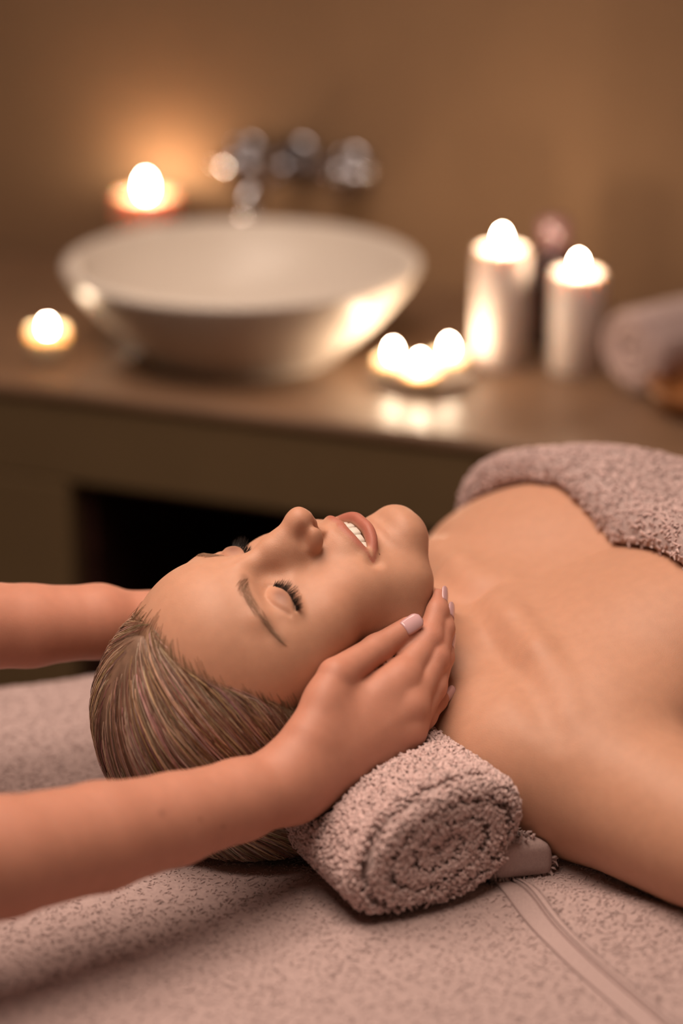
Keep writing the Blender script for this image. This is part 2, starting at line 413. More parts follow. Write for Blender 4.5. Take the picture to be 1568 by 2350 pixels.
def tubes(paths, radii, sides=3):
    """paths (N, M, 3), radii (N, M) -> verts, quads (open ended thin tubes)"""
    N, M, _ = paths.shape
    t = np.gradient(paths, axis=1); t /= np.maximum(np.linalg.norm(t, axis=2, keepdims=True), 1e-9)
    ref = np.where(np.abs(t[..., 2:3]) > 0.9, np.array([1.0, 0, 0]), np.array([0, 0, 1.0]))
    u = np.cross(t, ref); u /= np.linalg.norm(u, axis=2, keepdims=True); w = np.cross(t, u)
    an = np.arange(sides)*2*np.pi/sides
    V = paths[:, :, None] + radii[:, :, None, None]*(np.cos(an)[None, None, :, None]*u[:, :, None] + np.sin(an)[None, None, :, None]*w[:, :, None])
    V = V.reshape(-1, 3)
    i = (np.arange(N)[:, None, None]*M + np.arange(M-1)[None, :, None])*sides + np.arange(sides)[None, None, :]
    j = (np.arange(N)[:, None, None]*M + np.arange(M-1)[None, :, None])*sides + ((np.arange(sides)+1) % sides)[None, None, :]
    Q = np.stack([i, j, j + sides, i + sides], -1).reshape(-1, 4)
    return V, Q
def hair_strands(n, seed=3, M=17):
    rng = np.random.default_rng(seed)
    # seeds: along the hairline, and all over the scalp
    n1 = int(n*0.45); th = np.abs(rng.normal(0, 1, n1))*0; th = rng.uniform(-2.0, 2.0, n1)
    rad = 84.0; p1 = np.stack([rad*np.sin(th), np.interp(np.abs(th), _HT, _HY) - rng.gamma(1.4, 2.2, n1) + 0.5, rad*np.cos(th)], 1)
    n2 = n - n1; th2 = rng.uniform(-2.1, 2.1, n2)
    p2 = np.stack([rad*np.sin(th2), np.interp(np.abs(th2), _HT, _HY) - rng.uniform(2, 110, n2), rad*np.cos(th2)], 1)
    p = np.vstack([p1, p2])
    for _ in range(8):                                     # on to the hair surface, keeping y
        d, g = hair_grad(p); g[:, 1] *= 0.15; p = p - 0.8*d[:, None]*g/np.maximum((g*g).sum(1, keepdims=True), 0.2)
    th = np.arctan2(p[:, 0], p[:, 2])
    off = rng.normal(0.0, 0.55, n); wav = rng.uniform(0, 6.28, n); step = np.where(np.arange(n) < n1, 12.3, 10.2)*rng.uniform(0.7, 1.1, n)
    sw = rng.normal(0, 0.07, n)
    out = np.zeros((n, M, 3)); cur = p.copy()
    for k in range(M):
        d, g = hair_grad(cur)
        cur = cur - (0.9*d)[:, None]*g
        out[:, k] = cur + g*(off + 0.45*np.sin(wav + k*0.48) - (1.2 if k == 0 else 0))[:, None]
        v = GATHER - cur; v[:, 0] *= 0.55
        v += np.stack([np.zeros(n), -70*np.ones(n), np.zeros(n)], 1)
        v -= (v*g).sum(1, keepdims=True)*g
        v /= np.maximum(np.linalg.norm(v, axis=1, keepdims=True), 1e-6)
        side = np.cross(g, v); v = v + sw[:, None]*side*math.cos(k*0.42)
        cur = cur + v*np.minimum(step, np.linalg.norm(GATHER - cur, axis=1)*0.25)[:, None]
    return out, th, n1
# ------------------------------------------------------------------ procedural materials
def mat(name, col=(0.5, 0.5, 0.5), rough=0.5, spec=0.5, metal=0.0, attr=None, noise=None, bump=None, sss=None, sheen=0.0, coat=0.0, trans=0.0, ior=1.45):
    m = bpy.data.materials.new(name); m.use_nodes = True
    nt = m.node_tree; b = nt.nodes['Principled BSDF']; L = nt.links.new
    b.inputs['Base Color'].default_value = (*col, 1); b.inputs['Roughness'].default_value = rough
    b.inputs['Specular IOR Level'].default_value = spec; b.inputs['Metallic'].default_value = metal
    b.inputs['IOR'].default_value = ior
    if sheen: b.inputs['Sheen Weight'].default_value = sheen; b.inputs['Sheen Roughness'].default_value = 0.5
    if coat: b.inputs['Coat Weight'].default_value = coat; b.inputs['Coat Roughness'].default_value = 0.12
    if trans: b.inputs['Transmission Weight'].default_value = trans
    if sss:
        b.inputs['Subsurface Weight'].default_value = sss[0]; b.inputs['Subsurface Radius'].default_value = sss[1]
        b.inputs['Subsurface Scale'].default_value = sss[2]
    tc = nt.nodes.new('ShaderNodeTexCoord')
    src = None
    if attr:
        a = nt.nodes.new('ShaderNodeAttribute'); a.attribute_name = attr; src = a.outputs['Color']
    if noise:                       # (scale, amount, detail[, stretch])
        n = nt.nodes.new('ShaderNodeTexNoise'); n.inputs['Scale'].default_value = noise[0]; n.inputs['Detail'].default_value = noise[2]
        if len(noise) > 3:
            mp = nt.nodes.new('ShaderNodeMapping'); mp.inputs['Scale'].default_value = noise[3]
            L(tc.outputs['Object'], mp.inputs['Vector']); L(mp.outputs['Vector'], n.inputs['Vector'])
        else: L(tc.outputs['Object'], n.inputs['Vector'])
        r = nt.nodes.new('ShaderNodeMapRange'); r.inputs['From Min'].default_value = 0.3; r.inputs['From Max'].default_value = 0.7
        r.inputs['To Min'].default_value = 1 - noise[1]; r.inputs['To Max'].default_value = 1 + noise[1]; L(n.outputs['Fac'], r.inputs['Value'])
        mx = nt.nodes.new('ShaderNodeMix'); mx.data_type = 'RGBA'; mx.blend_type = 'MULTIPLY'; mx.inputs[0].default_value = 1.0
        if src: L(src, mx.inputs[6])
        else: mx.inputs[6].default_value = (*col, 1)
        L(r.outputs['Result'], mx.inputs[7]); src = mx.outputs[2]
    if src: L(src, b.inputs['Base Color'])
    if bump:                        # (scale, strength, distance)
        n = nt.nodes.new('ShaderNodeTexNoise'); n.inputs['Scale'].default_value = bump[0]; n.inputs['Detail'].default_value = 4
        L(tc.outputs['Object'], n.inputs['Vector'])
        bp = nt.nodes.new('ShaderNodeBump'); bp.inputs['Strength'].default_value = bump[1]; bp.inputs['Distance'].default_value = bump[2]
        L(n.outputs['Fac'], bp.inputs['Height']); L(bp.outputs['Normal'], b.inputs['Normal'])
    return m
def emission(name, col, strength):
    m = bpy.data.materials.new(name); m.use_nodes = True; nt = m.node_tree
    nt.nodes.remove(nt.nodes['Principled BSDF']); e = nt.nodes.new('ShaderNodeEmission')
    e.inputs[0].default_value = (*col, 1); e.inputs[1].default_value = strength
    nt.links.new(e.outputs[0], nt.nodes['Material Output'].inputs[0]); return m
SSS = (0.22, (0.010, 0.0040, 0.0022), 1.0)
M = dict(
    skin=mat('skin', rough=0.47, spec=0.35, attr='col', noise=(120, 0.035, 6), bump=(1300, 0.28, 0.0006), sss=SSS),
    hair=mat('hair_strand', rough=0.42, spec=0.45, attr='col'),
    hair_base=mat('hair_base', (0.21, 0.122, 0.082), 0.6, noise=(60, 0.3, 3)),
    lash=mat('lash', (0.012, 0.008, 0.006), 0.5),
    brow=mat('brow_hair', (0.34, 0.20, 0.125), 0.7),
    tooth=mat('tooth', (0.80, 0.74, 0.66), 0.22, 0.5, coat=0.3),
    nail=mat('nail', (0.66, 0.40, 0.42), 0.16, 0.5, coat=0.6),
    terry=mat('terry', rough=0.95, spec=0.1, attr='col', sheen=0.25),
    terry_base=mat('terry_base', (0.47, 0.342, 0.326), 0.95, 0.1, noise=(300, 0.12, 3), bump=(1100, 0.4, 0.0015), sheen=0.2),
    hem=mat('hem_weave', (0.47, 0.345, 0.33), 0.9, 0.1, noise=(900, 0.10, 2), bump=(2200, 0.4, 0.0008)),
    wall=mat('plaster', (0.315, 0.190, 0.110), 0.9, 0.15, noise=(3.0, 0.06, 4), bump=(60, 0.08, 0.002)),
    stone=mat('worktop_stone', (0.20, 0.115, 0.068), 0.42, 0.35, noise=(9, 0.12, 5)),
    olive=mat('olive_plaster', (0.155, 0.100, 0.050), 0.85, 0.2, noise=(5, 0.08, 4)),
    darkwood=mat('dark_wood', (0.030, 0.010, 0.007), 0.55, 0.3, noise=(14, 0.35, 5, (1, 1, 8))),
    ceramic=mat('ceramic', (0.78, 0.69, 0.61), 0.40, 0.45, coat=0.08),
    chrome=mat('chrome', (0.62, 0.60, 0.64), 0.12, 0.5, metal=1.0),
    wax=mat('wax', (0.64, 0.545, 0.505), 0.45, 0.4, sss=(0.5, (0.022, 0.016, 0.012), 1.0)),
    wax_amber=mat('wax_amber', (0.66, 0.40, 0.26), 0.45, 0.4, sss=(0.7, (0.030, 0.012, 0.005), 1.0)),
    wick=mat('wick', (0.01, 0.008, 0.006), 0.9),
    flame=emission('flame', (1.0, 0.76, 0.52), 240.0),
    bottle=mat('dark_bottle', (0.035, 0.010, 0.010), 0.12, 0.5, coat=0.5),
    cap=mat('bottle_cap', (0.20, 0.10, 0.11), 0.18, 0.6, coat=0.6),
    dish=mat('dish_glass', (0.42, 0.34, 0.30), 0.10, 0.5, coat=0.5),
    cup=mat('tealight_cup', (0.55, 0.40, 0.28), 0.30, 0.5, sss=(0.5, (0.02, 0.01, 0.006), 1.0)),
    bowlwood=mat('bowl_wood', (0.32, 0.13, 0.045), 0.4, 0.4, noise=(20, 0.3, 4, (1, 1, 5))),
    floor=mat('floor_tile', (0.12, 0.075, 0.045), 0.5, 0.4, noise=(6, 0.15, 4)),
    ceiling=mat('ceiling_paint', (0.50, 0.40, 0.30), 0.9, 0.2, noise=(4, 0.04, 3)),
    vinyl=mat('table_vinyl', (0.35, 0.27, 0.22), 0.5, 0.4, noise=(30, 0.05, 3)),
    wood=mat('table_wood', (0.24, 0.13, 0.07), 0.45, 0.4, noise=(12, 0.25, 5, (1, 1, 6))),
    tunic=mat('tunic', (0.62, 0.56, 0.50), 0.85, 0.2, noise=(40, 0.05, 3), bump=(700, 0.2, 0.001)),
    trousers=mat('trousers', (0.05, 0.04, 0.04), 0.85, 0.2, noise=(40, 0.08, 3)),
    lamp=mat('lamp_housing', (0.7, 0.66, 0.6), 0.5),
)
SKIN_A = np.array([0.580, 0.305, 0.202])      # the lying person
SKIN_B = np.array([0.56, 0.255, 0.176])      # the hands

# ------------------------------------------------------------------ shape helpers
def lathe(profile, c, n=48):      # closed surface of revolution about z through c
    pr = np.asarray(profile, float); a = np.arange(n)*2*np.pi/n
    V = np.stack([c[0] + pr[:, 0:1]*np.cos(a), c[1] + pr[:, 0:1]*np.sin(a), np.repeat(c[2] + pr[:, 1:2], n, 1)], -1).reshape(-1, 3)
    m = len(pr); i = np.arange(m-1)[:, None]*n + np.arange(n)[None]; j = np.arange(m-1)[:, None]*n + (np.arange(n)[None]+1) % n
    return V, np.stack([i, j, j+n, i+n], -1).reshape(-1, 4)
def box(c, ax, half):             # oriented box: centre, 3 unit axes (rows), half sizes
    ax = np.asarray(ax, float); V = []
    for sx in (-1, 1):
        for sy in (-1, 1):
            for sz in (-1, 1): V.append(np.asarray(c) + sx*half[0]*ax[0] + sy*half[1]*ax[1] + sz*half[2]*ax[2])
    return np.array(V), [(0, 1, 3, 2), (4, 6, 7, 5), (0, 4, 5, 1), (2, 3, 7, 6), (0, 2, 6, 4), (1, 5, 7, 3)]
def bevel(o, w, seg=3):
    m = o.modifiers.new('bevel', 'BEVEL'); m.width = w; m.segments = seg; m.limit_method = 'ANGLE'
    return o
def tube_mesh(pts, rs, n=16):
    V, Q = tubes(np.asarray(pts, float)[None], np.asarray(rs, float)[None], n)
    m = len(pts); Q = [tuple(q) for q in Q] + [tuple(range(n))[::-1], tuple(range((m-1)*n, m*n))]
    return V, Q
def mesh_samples(V, Q, n, rng, keep=None):
    a, b, c, d = V[Q[:, 0]], V[Q[:, 1]], V[Q[:, 2]], V[Q[:, 3]]
    N = np.cross(c - a, d - b); A = np.linalg.norm(N, axis=1)/2; N /= np.maximum(np.linalg.norm(N, axis=1, keepdims=True), 1e-12)
    w = A.copy()
    if keep is not None: w = w*keep((a+b+c+d)/4, N)
    f = rng.choice(len(Q), n, p=w/w.sum()); s, t = rng.uniform(0, 1, (2, n, 1))
    p = (a[f]*(1-s) + b[f]*s)*(1-t) + (d[f]*(1-s) + c[f]*s)*t
    return p, N[f]
def tufts(p, N, length, rad, rng, lean=0.5, comb=None, flat=1.0, loop=False):
    n = len(p)
    r = rng.normal(0, 1, (n, 3)); r -= (r*N).sum(1, keepdims=True)*N; r /= np.linalg.norm(r, axis=1, keepdims=True)
    if comb is not None: r = r + comb; r -= (r*N).sum(1, keepdims=True)*N
    L = (length*rng.uniform(0.65, 1.3, n))[:, None]; R = rad*rng.uniform(0.75, 1.25, n)
    ln = (lean*rng.uniform(0.3, 1.3, n))[:, None]
    P = np.stack([p - N*rad*0.6, p + N*L*0.62*flat + r*L*ln*0.45, p + N*L*0.95*flat + r*L*ln*1.2], 1)
    rr = np.stack([R*0.85, R*1.1, R*0.35], 1)
    if loop:                        # rounded loop of yarn
        P = np.stack([P[:, 0], p + N*L*0.5 + r*L*ln*0.3, p + N*L*0.85 + r*L*ln*0.8, p + N*L*0.93 + r*L*ln*1.15], 1); rr = np.stack([R*0.8, R*1.1, R*0.95, R*0.12], 1)
    return tubes(P, rr, 3)
def pile(name, parent, p, N, length, rad, col, rng, lean=0.5, comb=None, flat=1.0, loop=False):
    V, Q = tufts(p, N, length, rad, rng, lean, comb, flat, loop); k = 4 if loop else 3
    o = mesh_obj(name, V, Q, M['terry']); tag(o, kind='stuff'); adopt(o, parent)
    c = np.asarray(col)[None]*(1 + rng.normal(0, 0.07, (len(p), 1)))
    c4 = np.repeat(c, 3*k, 0).reshape(len(p), k, 3, 3); c4[:, 0] *= 0.95
    set_attr(o, 'col', np.clip(c4.reshape(-1, 3), 0, 1)); return o
# ------------------------------------------------------------------ the room: wall, counter, floor, ceiling
CZ = 0.78                                             # counter height
_a = on_z(0, 872, CZ); _b = on_z(1100, 1007, CZ)
C_DIR = (_b - _a)/np.linalg.norm(_b - _a); C_N = np.array([-C_DIR[1], C_DIR[0], 0]); UPV = np.array([0, 0, 1.0])
C_0 = _a + C_DIR*np.dot(on_z(784, 965, CZ) - _a, C_DIR)      # a point on the counter's front edge
WALL_Q = 0.53                                         # wall plane behind the front edge
def cp(p, q, z): return np.array([*(C_0 + C_DIR*p + C_N*q)[:2], z])
def on_wall(u, v, off=0.0):
    r = ray(u, v); t = (np.dot(C_0 - CAM, C_N) + WALL_Q - off)/np.dot(r, C_N); return CAM + r*t
AX = [C_DIR, C_N, UPV]
def slab(name, p0, p1, q0, q1, z0, z1, m, parent=None, bev=0.0):
    V, F = box(cp((p0+p1)/2, (q0+q1)/2, (z0+z1)/2), AX, ((p1-p0)/2, (q1-q0)/2, (z1-z0)/2))
    o = mesh_obj(name, V, F, m, smooth=False)
    if parent is not None: adopt(o, parent)
    if bev: bevel(o, bev)
    return o
tag(slab('wall_back', -2.6, 3.0, WALL_Q, WALL_Q+0.12, 0.0, 2.7, M['wall']), kind='structure')
tag(slab('wall_left', -2.72, -2.6, -4.2, WALL_Q+0.12, 0.0, 2.7, M['wall']), kind='structure')
tag(slab('floor', -2.72, 3.0, -4.2, WALL_Q+0.12, -0.08, 0.0, M['floor']), kind='structure')
tag(slab('ceiling', -2.72, 3.0, -4.2, WALL_Q+0.12, 2.7, 2.78, M['ceiling']), kind='structure')
# washstand counter: worktop, plastered front, piers either side of a dark niche
_n0 = on_z(158, 1105, CZ); 
def on_front(u, v):
    r = ray(u, v); t = np.dot(C_0 - CAM, C_N)/np.dot(r, C_N); return CAM + r*t
_e = on_front(158, 1108); NP = float(np.dot(_e - C_0, C_DIR)); NZ = float(_e[2])
ct = empty('washstand_counter', cp(0.2, 0.26, 0))
tag(ct, 'long brown washstand counter with a dark niche in its front', 'counter')
slab('worktop', -2.2, 0.58, -0.004, WALL_Q-0.002, CZ-0.016, CZ, M['stone'], ct, 0.006)
slab('front_apron', -2.2, 0.56, 0.0, 0.05, NZ, CZ-0.016, M['olive'], ct, 0.004)
slab('pier', -2.2, NP, 0.0, WALL_Q-0.004, 0.0, NZ, M['olive'], ct, 0.004)
slab('pier', 0.40, 0.56, 0.0, WALL_Q-0.004, 0.0, NZ, M['olive'], ct, 0.004)
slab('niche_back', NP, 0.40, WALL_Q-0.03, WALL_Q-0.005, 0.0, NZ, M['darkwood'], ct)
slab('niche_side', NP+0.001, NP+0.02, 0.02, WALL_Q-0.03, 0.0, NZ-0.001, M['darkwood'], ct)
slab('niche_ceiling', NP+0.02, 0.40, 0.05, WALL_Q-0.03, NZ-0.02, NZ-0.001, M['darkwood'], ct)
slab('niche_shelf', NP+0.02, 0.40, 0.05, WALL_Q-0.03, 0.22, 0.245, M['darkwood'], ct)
# ceiling lamp
lm = empty('ceiling_lamp', (-0.20, 1.48, 2.56)); tag(lm, 'flat square ceiling lamp above the massage table', 'lamp')
V, F = box((-0.20, 1.48, 2.63), np.eye(3), (0.92, 0.72, 0.055)); adopt(mesh_obj('housing', V, F, M['lamp'], smooth=False), lm)

# ------------------------------------------------------------------ things on the counter
def candle(label, base, r, h, wax, dish=0.35, flame_h=0.030, fr=0.0068, group=None, cup=None):
    e = empty('candle' if cup is None else 'tealight', base); tag(e, label, 'candle', group)
    b = np.asarray(base)
    if cup is None:
        k = r*0.06
        pr = [(0, 0), (r-k, 0), (r, k), (r, h-0.006), (r-0.002, h-0.001), (r-0.005, h), (r-0.008, h-0.002), (r*0.6, h-0.006), (0, h-0.008)]
        V, Q = lathe(pr, b, 40); adopt(mesh_obj('wax', V, Q, wax), e); zt = h - 0.008
    else:
        pr = [(0, 0), (r*0.86, 0), (r*0.95, 0.002), (r, h), (r-0.0015, h), (r*0.9, 0.004), (0, 0.004)]
        V, Q = lathe(pr, b, 40); adopt(mesh_obj('cup', V, Q, cup), e)
        V, Q = lathe([(0, 0.005), (r*0.90, 0.005), (r-0.002, h*0.72), (r*0.5, h*0.68), (0, h*0.68)], b, 40); adopt(mesh_obj('wax', V, Q, wax), e); zt = h*0.68
    V, Q = tube_mesh([b + (0, 0, zt-0.002), b + (0.0005, 0, zt+0.006), b + (0.0012, 0.0005, zt+0.012)], [0.0009]*3, 8); adopt(mesh_obj('wick', V, Q, M['wick']), e)
    t = np.linspace(0, 1, 12); rr = fr*np.sqrt(np.maximum(1 - (2*t - 1)**2, 0))*(1.08 - 0.25*t) ; rr[0] = rr[-1] = 0.0003
    V, Q = lathe(np.stack([rr, zt + 0.005 + t*flame_h], 1), b, 14); adopt(mesh_obj('flame', V, Q, M['flame']), e)
    return e
# vessel basin
bc = at(560, 585, 2.67); bc[1] -= 0.040; bc[2] = CZ
BW = empty('vessel_basin', bc); tag(BW, 'round white ceramic vessel basin on the brown counter', 'basin')
prof = [(a_, b_*0.87) for a_, b_ in [(0, 0), (0.098, 0), (0.106, 0.003), (0.122, 0.018), (0.150, 0.047), (0.175, 0.079), (0.190, 0.104), (0.1945, 0.114), (0.1925, 0.1185), (0.187, 0.120), (0.1815, 0.117), (0.178, 0.108), (0.165, 0.083), (0.141, 0.053), (0.110, 0.028), (0.070, 0.017), (0.024, 0.0135), (0, 0.0135)]]
V, Q = lathe(spline(prof, 3), bc, 96); adopt(mesh_obj('bowl', V, Q, M['ceramic']), BW)
V, Q = lathe([(0, 0.0135), (0.021, 0.0135), (0.023, 0.016), (0.019, 0.018), (0, 0.0175)], bc, 32); adopt(mesh_obj('drain', V, Q, M['chrome']), BW)
# wall-mounted tap: spout between two handles
tp = on_wall(690, 368); TP = empty('wall_tap', tp); tag(TP, 'chrome wall-mounted tap with two handles above the basin', 'tap')
def disc_on_wall(name, c, r, d, parent):
    a = np.arange(32)*2*np.pi/32; pr = [(0, 0), (r, 0), (r, d*0.7), (r*0.92, d), (0, d)]
    V = np.concatenate([c - C_N*h + rr*(np.cos(a)[:, None]*C_DIR + np.sin(a)[:, None]*UPV) for rr, h in pr]); n = 32
    F = [(i*n+k, i*n+(k+1) % n, (i+1)*n+(k+1) % n, (i+1)*n+k) for i in range(4) for k in range(n)]
    return adopt(mesh_obj(name, V, F, M['chrome']), parent)
disc_on_wall('rosette', tp, 0.030, 0.012, TP)
V, Q = tube_mesh([tp - C_N*0.006, tp - C_N*0.10, tp - C_N*0.135 - UPV*0.004, tp - C_N*0.152 - UPV*0.020, tp - C_N*0.154 - UPV*0.036], [0.0125, 0.0125, 0.0125, 0.012, 0.0115], 20)
adopt(mesh_obj('spout', V, Q, M['chrome']), TP)
for u, v in ((572, 362), (812, 386)):
    c = on_wall(u, v); disc_on_wall('rosette', c, 0.028, 0.012, TP)
    V, Q = tube_mesh([c - C_N*0.010, c - C_N*0.050, c - C_N*0.056], [0.012, 0.014, 0.011], 20); h = adopt(mesh_obj('handle', V, Q, M['chrome']), TP)
    for dv in (C_DIR, UPV):
        V, Q = tube_mesh([c - C_N*0.040 - dv*0.030, c - C_N*0.040 - dv*0.024, c - C_N*0.040 + dv*0.024, c - C_N*0.040 + dv*0.030], [0.005, 0.0075, 0.0075, 0.005], 14)
        o = mesh_obj('handle_bar', V, Q, M['chrome']); o.parent = h
# candles
pc = on_wall(335, 440, 0.070); pc[2] = CZ
candle('amber-glowing pillar candle behind the basin, under the bright patch of wall', pc, 0.040, float(on_wall(337, 446, 0.070)[2]) - CZ, M['wax_amber'], fr=0.0056, flame_h=0.026)
candle('tall pale pillar candle, the taller of the two beside the dark bottle', on_z(1146, 838, CZ), 0.0295, 0.130, M['wax'], fr=0.0050, flame_h=0.023)
candle('shorter pale pillar candle between the dark bottle and the rolled towel', on_z(1320, 848, CZ), 0.0295, 0.108, M['wax'], fr=0.0046, flame_h=0.021)
candle('small lit tealight alone at the left end of the counter', on_z(112, 826, CZ), 0.0215, 0.036, M['wax'], cup=M['cup'], flame_h=0.016, fr=0.0044)
dc = on_z(966, 872, CZ); dc[2] = CZ
V, Q = lathe([(0, 0), (0.036, 0), (0.050, 0.006), (0.054, 0.009), (0.053, 0.010), (0.048, 0.0075), (0.035, 0.003), (0, 0.003)], dc, 48)
tag(mesh_obj('candle_dish', V, Q, M['dish']), 'small round dish holding three tealights in front of the basin', 'dish')
for (u, v), lb in (((902, 858), 'lit tealight on the dish, nearest the basin'), ((964, 884), 'lit tealight on the dish, the middle one and closest to the counter edge'), ((1030, 848), 'lit tealight on the dish, nearest the tall candle')):
    b = on_z(u, v, CZ + 0.0035); candle(lb, b, 0.0185, 0.017, M['wax'], cup=M['cup'], flame_h=0.017, fr=0.0046)
# dark bottle
bb = on_z(1264, 788, CZ); BT = empty('bottle', bb); tag(BT, 'dark brown glass bottle standing between the two tall candles', 'bottle')
V, Q = lathe(spline([(0, 0), (0.026, 0), (0.029, 0.003), (0.029, 0.05), (0.029, 0.086), (0.025, 0.100), (0.015, 0.108), (0.0125, 0.116), (0, 0.116)], 3), bb, 40); adopt(mesh_obj('glass', V, Q, M['bottle']), BT)
V, Q = lathe([(0, 0.112), (0.0165, 0.112), (0.0175, 0.115), (0.0175, 0.136), (0.015, 0.142), (0.008, 0.144), (0, 0.144)], bb, 32); adopt(mesh_obj('cap', V, Q, M['cap']), BT)
# wooden bowl at the edge of the frame
wb = on_z(1610, 945, CZ)
V, Q = lathe([(0, 0), (0.030, 0), (0.048, 0.012), (0.056, 0.030), (0.053, 0.031), (0.044, 0.015), (0.028, 0.005), (0, 0.005)], wb, 40)
tag(mesh_obj('wooden_bowl', V, Q, M['bowlwood']), 'small orange-brown wooden bowl at the right end of the counter', 'bowl')
# ------------------------------------------------------------------ massage table and towels
T_A = math.radians(18.0); T_X = np.array([math.cos(T_A), math.sin(T_A), 0]); T_Y = np.array([-math.sin(T_A), math.cos(T_A), 0])
T_FAR, T_W, T_HEAD, T_LEN = 1.756, 0.72, 0.08, 2.05           # far edge, width, head end, length
def tw(x, y, z): return T_X*x + T_Y*y + np.array([0, 0, z])
mt = empty('massage_table', tw(T_HEAD + T_LEN/2, T_FAR - T_W/2, 0)); tag(mt, 'massage table under the beige towels', 'table')
V, F = box(tw(T_HEAD + T_LEN/2, T_FAR - T_W/2, TZ - 0.058), [T_X, T_Y, UPV], (T_LEN/2, T_W/2, 0.048)); o = mesh_obj('cushion', V, F, M['vinyl'], smooth=False); bevel(o, 0.02, 4); adopt(o, mt)
V, F = box(tw(T_HEAD + T_LEN/2, T_FAR - T_W/2, TZ - 0.135), [T_X, T_Y, UPV], (T_LEN/2 - 0.04, T_W/2 - 0.04, 0.028)); adopt(mesh_obj('frame', V, F, M['wood'], smooth=False), mt)
for lx in (0.45, T_LEN - 0.15):
    for ly in (-1, 1):
        V, F = box(tw(T_HEAD + lx, T_FAR - T_W/2 + ly*(T_W/2 - 0.09), (TZ - 0.163)/2), [T_X, T_Y, UPV], (0.03, 0.03, (TZ - 0.163)/2)); adopt(mesh_obj('leg', V, F, M['wood'], smooth=False), mt)
TOWEL = np.array([0.50, 0.362, 0.345])
def drape(v, lo, hi, r=0.022, fall=0.13):   # arc length -> (position, drop) past either edge
    e = np.maximum(np.maximum(lo - v, v - hi), 0); sg = np.where(v > (lo+hi)/2, 1.0, -1.0)
    an = np.minimum(e/r, np.pi/2)
    pos = np.clip(v, lo, hi) + sg*r*np.sin(an); drop = r*(1 - np.cos(an)) + np.maximum(e - r*np.pi/2, 0)
    return pos, drop
def wrinkle(x, y):                # gentle lie of the towel on the table
    z = 0.0022*np.sin(9*x + 5*y) + 0.0016*np.sin(23*x - 13*y + 1.0) + 0.0012*np.sin(31*y + 7*x)
    u = (x - 0.66)*0.55 + (y - 1.24)*0.83                                     # soft fold running in front of the roll
    z = z + 0.0055*np.exp(-(u/0.018)**2)*np.exp(-((x - 0.56)/0.16)**2) - 0.003*np.exp(-((u-0.03)/0.02)**2)*np.exp(-((x - 0.56)/0.16)**2)
    z = z + 0.005*np.exp(-(((y-1.30) - 0.25*(x-0.42))/0.016)**2)*np.exp(-((x-0.40)/0.10)**2)
    return z
xs = np.concatenate([np.arange(T_HEAD-0.15, 0.30, 0.012), np.arange(0.30, 0.95, 0.004), np.arange(0.95, T_HEAD+T_LEN+0.15, 0.02)])
ys = np.concatenate([np.arange(T_FAR-T_W-0.16, T_FAR+0.12, 0.005)])
gx, gy = np.meshgrid(xs, ys, indexing='ij')
px, dx = drape(gx, T_HEAD, T_HEAD+T_LEN); py, dy = drape(gy, T_FAR-T_W, T_FAR)
gz = TZ - 0.004 - dx - dy + wrinkle(px, py)*np.exp(-(dx+dy)*60)
V = (px.ravel()[:, None]*T_X + py.ravel()[:, None]*T_Y); V[:, 2] = gz.ravel()
n, m = gx.shape; i = (np.arange(n-1)[:, None]*m + np.arange(m-1)[None]).ravel(); Q = np.stack([i, i+m, i+m+1, i+1], 1)
ts = empty('table_towel', tw(T_HEAD + T_LEN/2, T_FAR - T_W/2, TZ - 0.01)); tag(ts, 'large beige terry towel spread over the massage table', 'towel')
o = adopt(mesh_obj('cloth', V, Q, M['terry_base']), ts)
rng = np.random.default_rng(11)
def seen(c, N):                   # denser where the photograph looks, thinning out around it
    q = c - CAM; t = q[:, 1]*_cp - q[:, 2]*_sp; u = 784 + FPX*q[:, 0]/t; v = 1175 - FPX*(q[:, 1]*_sp + q[:, 2]*_cp)/t
    far = np.maximum(np.maximum(-80 - u, u - 1650), np.maximum(1380 - v, v - 2430))
    return np.clip(1 - far/420.0, 0.0, 1.0)
p, N = mesh_samples(V, Q, 41000, rng, seen)
pile('pile', ts, p, N, 0.0025, 0.00056, TOWEL, rng, 1.0, comb=T_X*0.4, flat=0.28)

# second towel, its woven hem crossing the table beside the roll
E0 = on_z(1156, 2000); E_X = np.array([math.cos(math.radians(25)), math.sin(math.radians(25)), 0]); E_Y = np.array([-E_X[1], E_X[0], 0])
t2 = empty('under_towel', E0 + E_X*0.4); t2.location.z = TZ
tag(t2, 'folded beige towel with a woven hem, under the shoulders', 'towel')
def strip(name, x0, x1, th, m, parent, y0=-0.36, y1=0.20, nx=40, ny=90, base=0.0):
    a = np.concatenate([[x0, x0, x0+th*0.3], np.linspace(x0+th, x1-th, nx), [x1-th*0.3, x1, x1]]); h = np.concatenate([[0, th*0.55, th*0.9], np.full(nx, th), [th*0.9, th*0.55, 0]])
    b = np.linspace(y0, y1, ny); A, B = np.meshgrid(a, b, indexing='ij'); H = np.repeat(h[:, None], ny, 1)
    W = E0[None] + A.ravel()[:, None]*E_X + B.ravel()[:, None]*E_Y
    tx = W @ T_X; ty = W @ T_Y
    pxx, ddx = drape(tx, T_HEAD, T_HEAD+T_LEN); pyy, ddy = drape(ty, T_FAR-T_W, T_FAR)
    G = pxx[:, None]*T_X + pyy[:, None]*T_Y
    G[:, 2] = TZ - 0.0035 + base + H.ravel() - ddx - ddy + wrinkle(pxx, pyy)
    nn, mm = A.shape; i = (np.arange(nn-1)[:, None]*mm + np.arange(mm-1)[None]).ravel(); q = np.stack([i, i+mm, i+mm+1, i+1], 1)
    return adopt(mesh_obj(name, G, q, m), parent), G, q
strip('hem_edge', -0.015, -0.001, 0.0022, M['hem'], t2)
strip('welt', -0.001, 0.005, 0.0050, M['hem'], t2, nx=6)
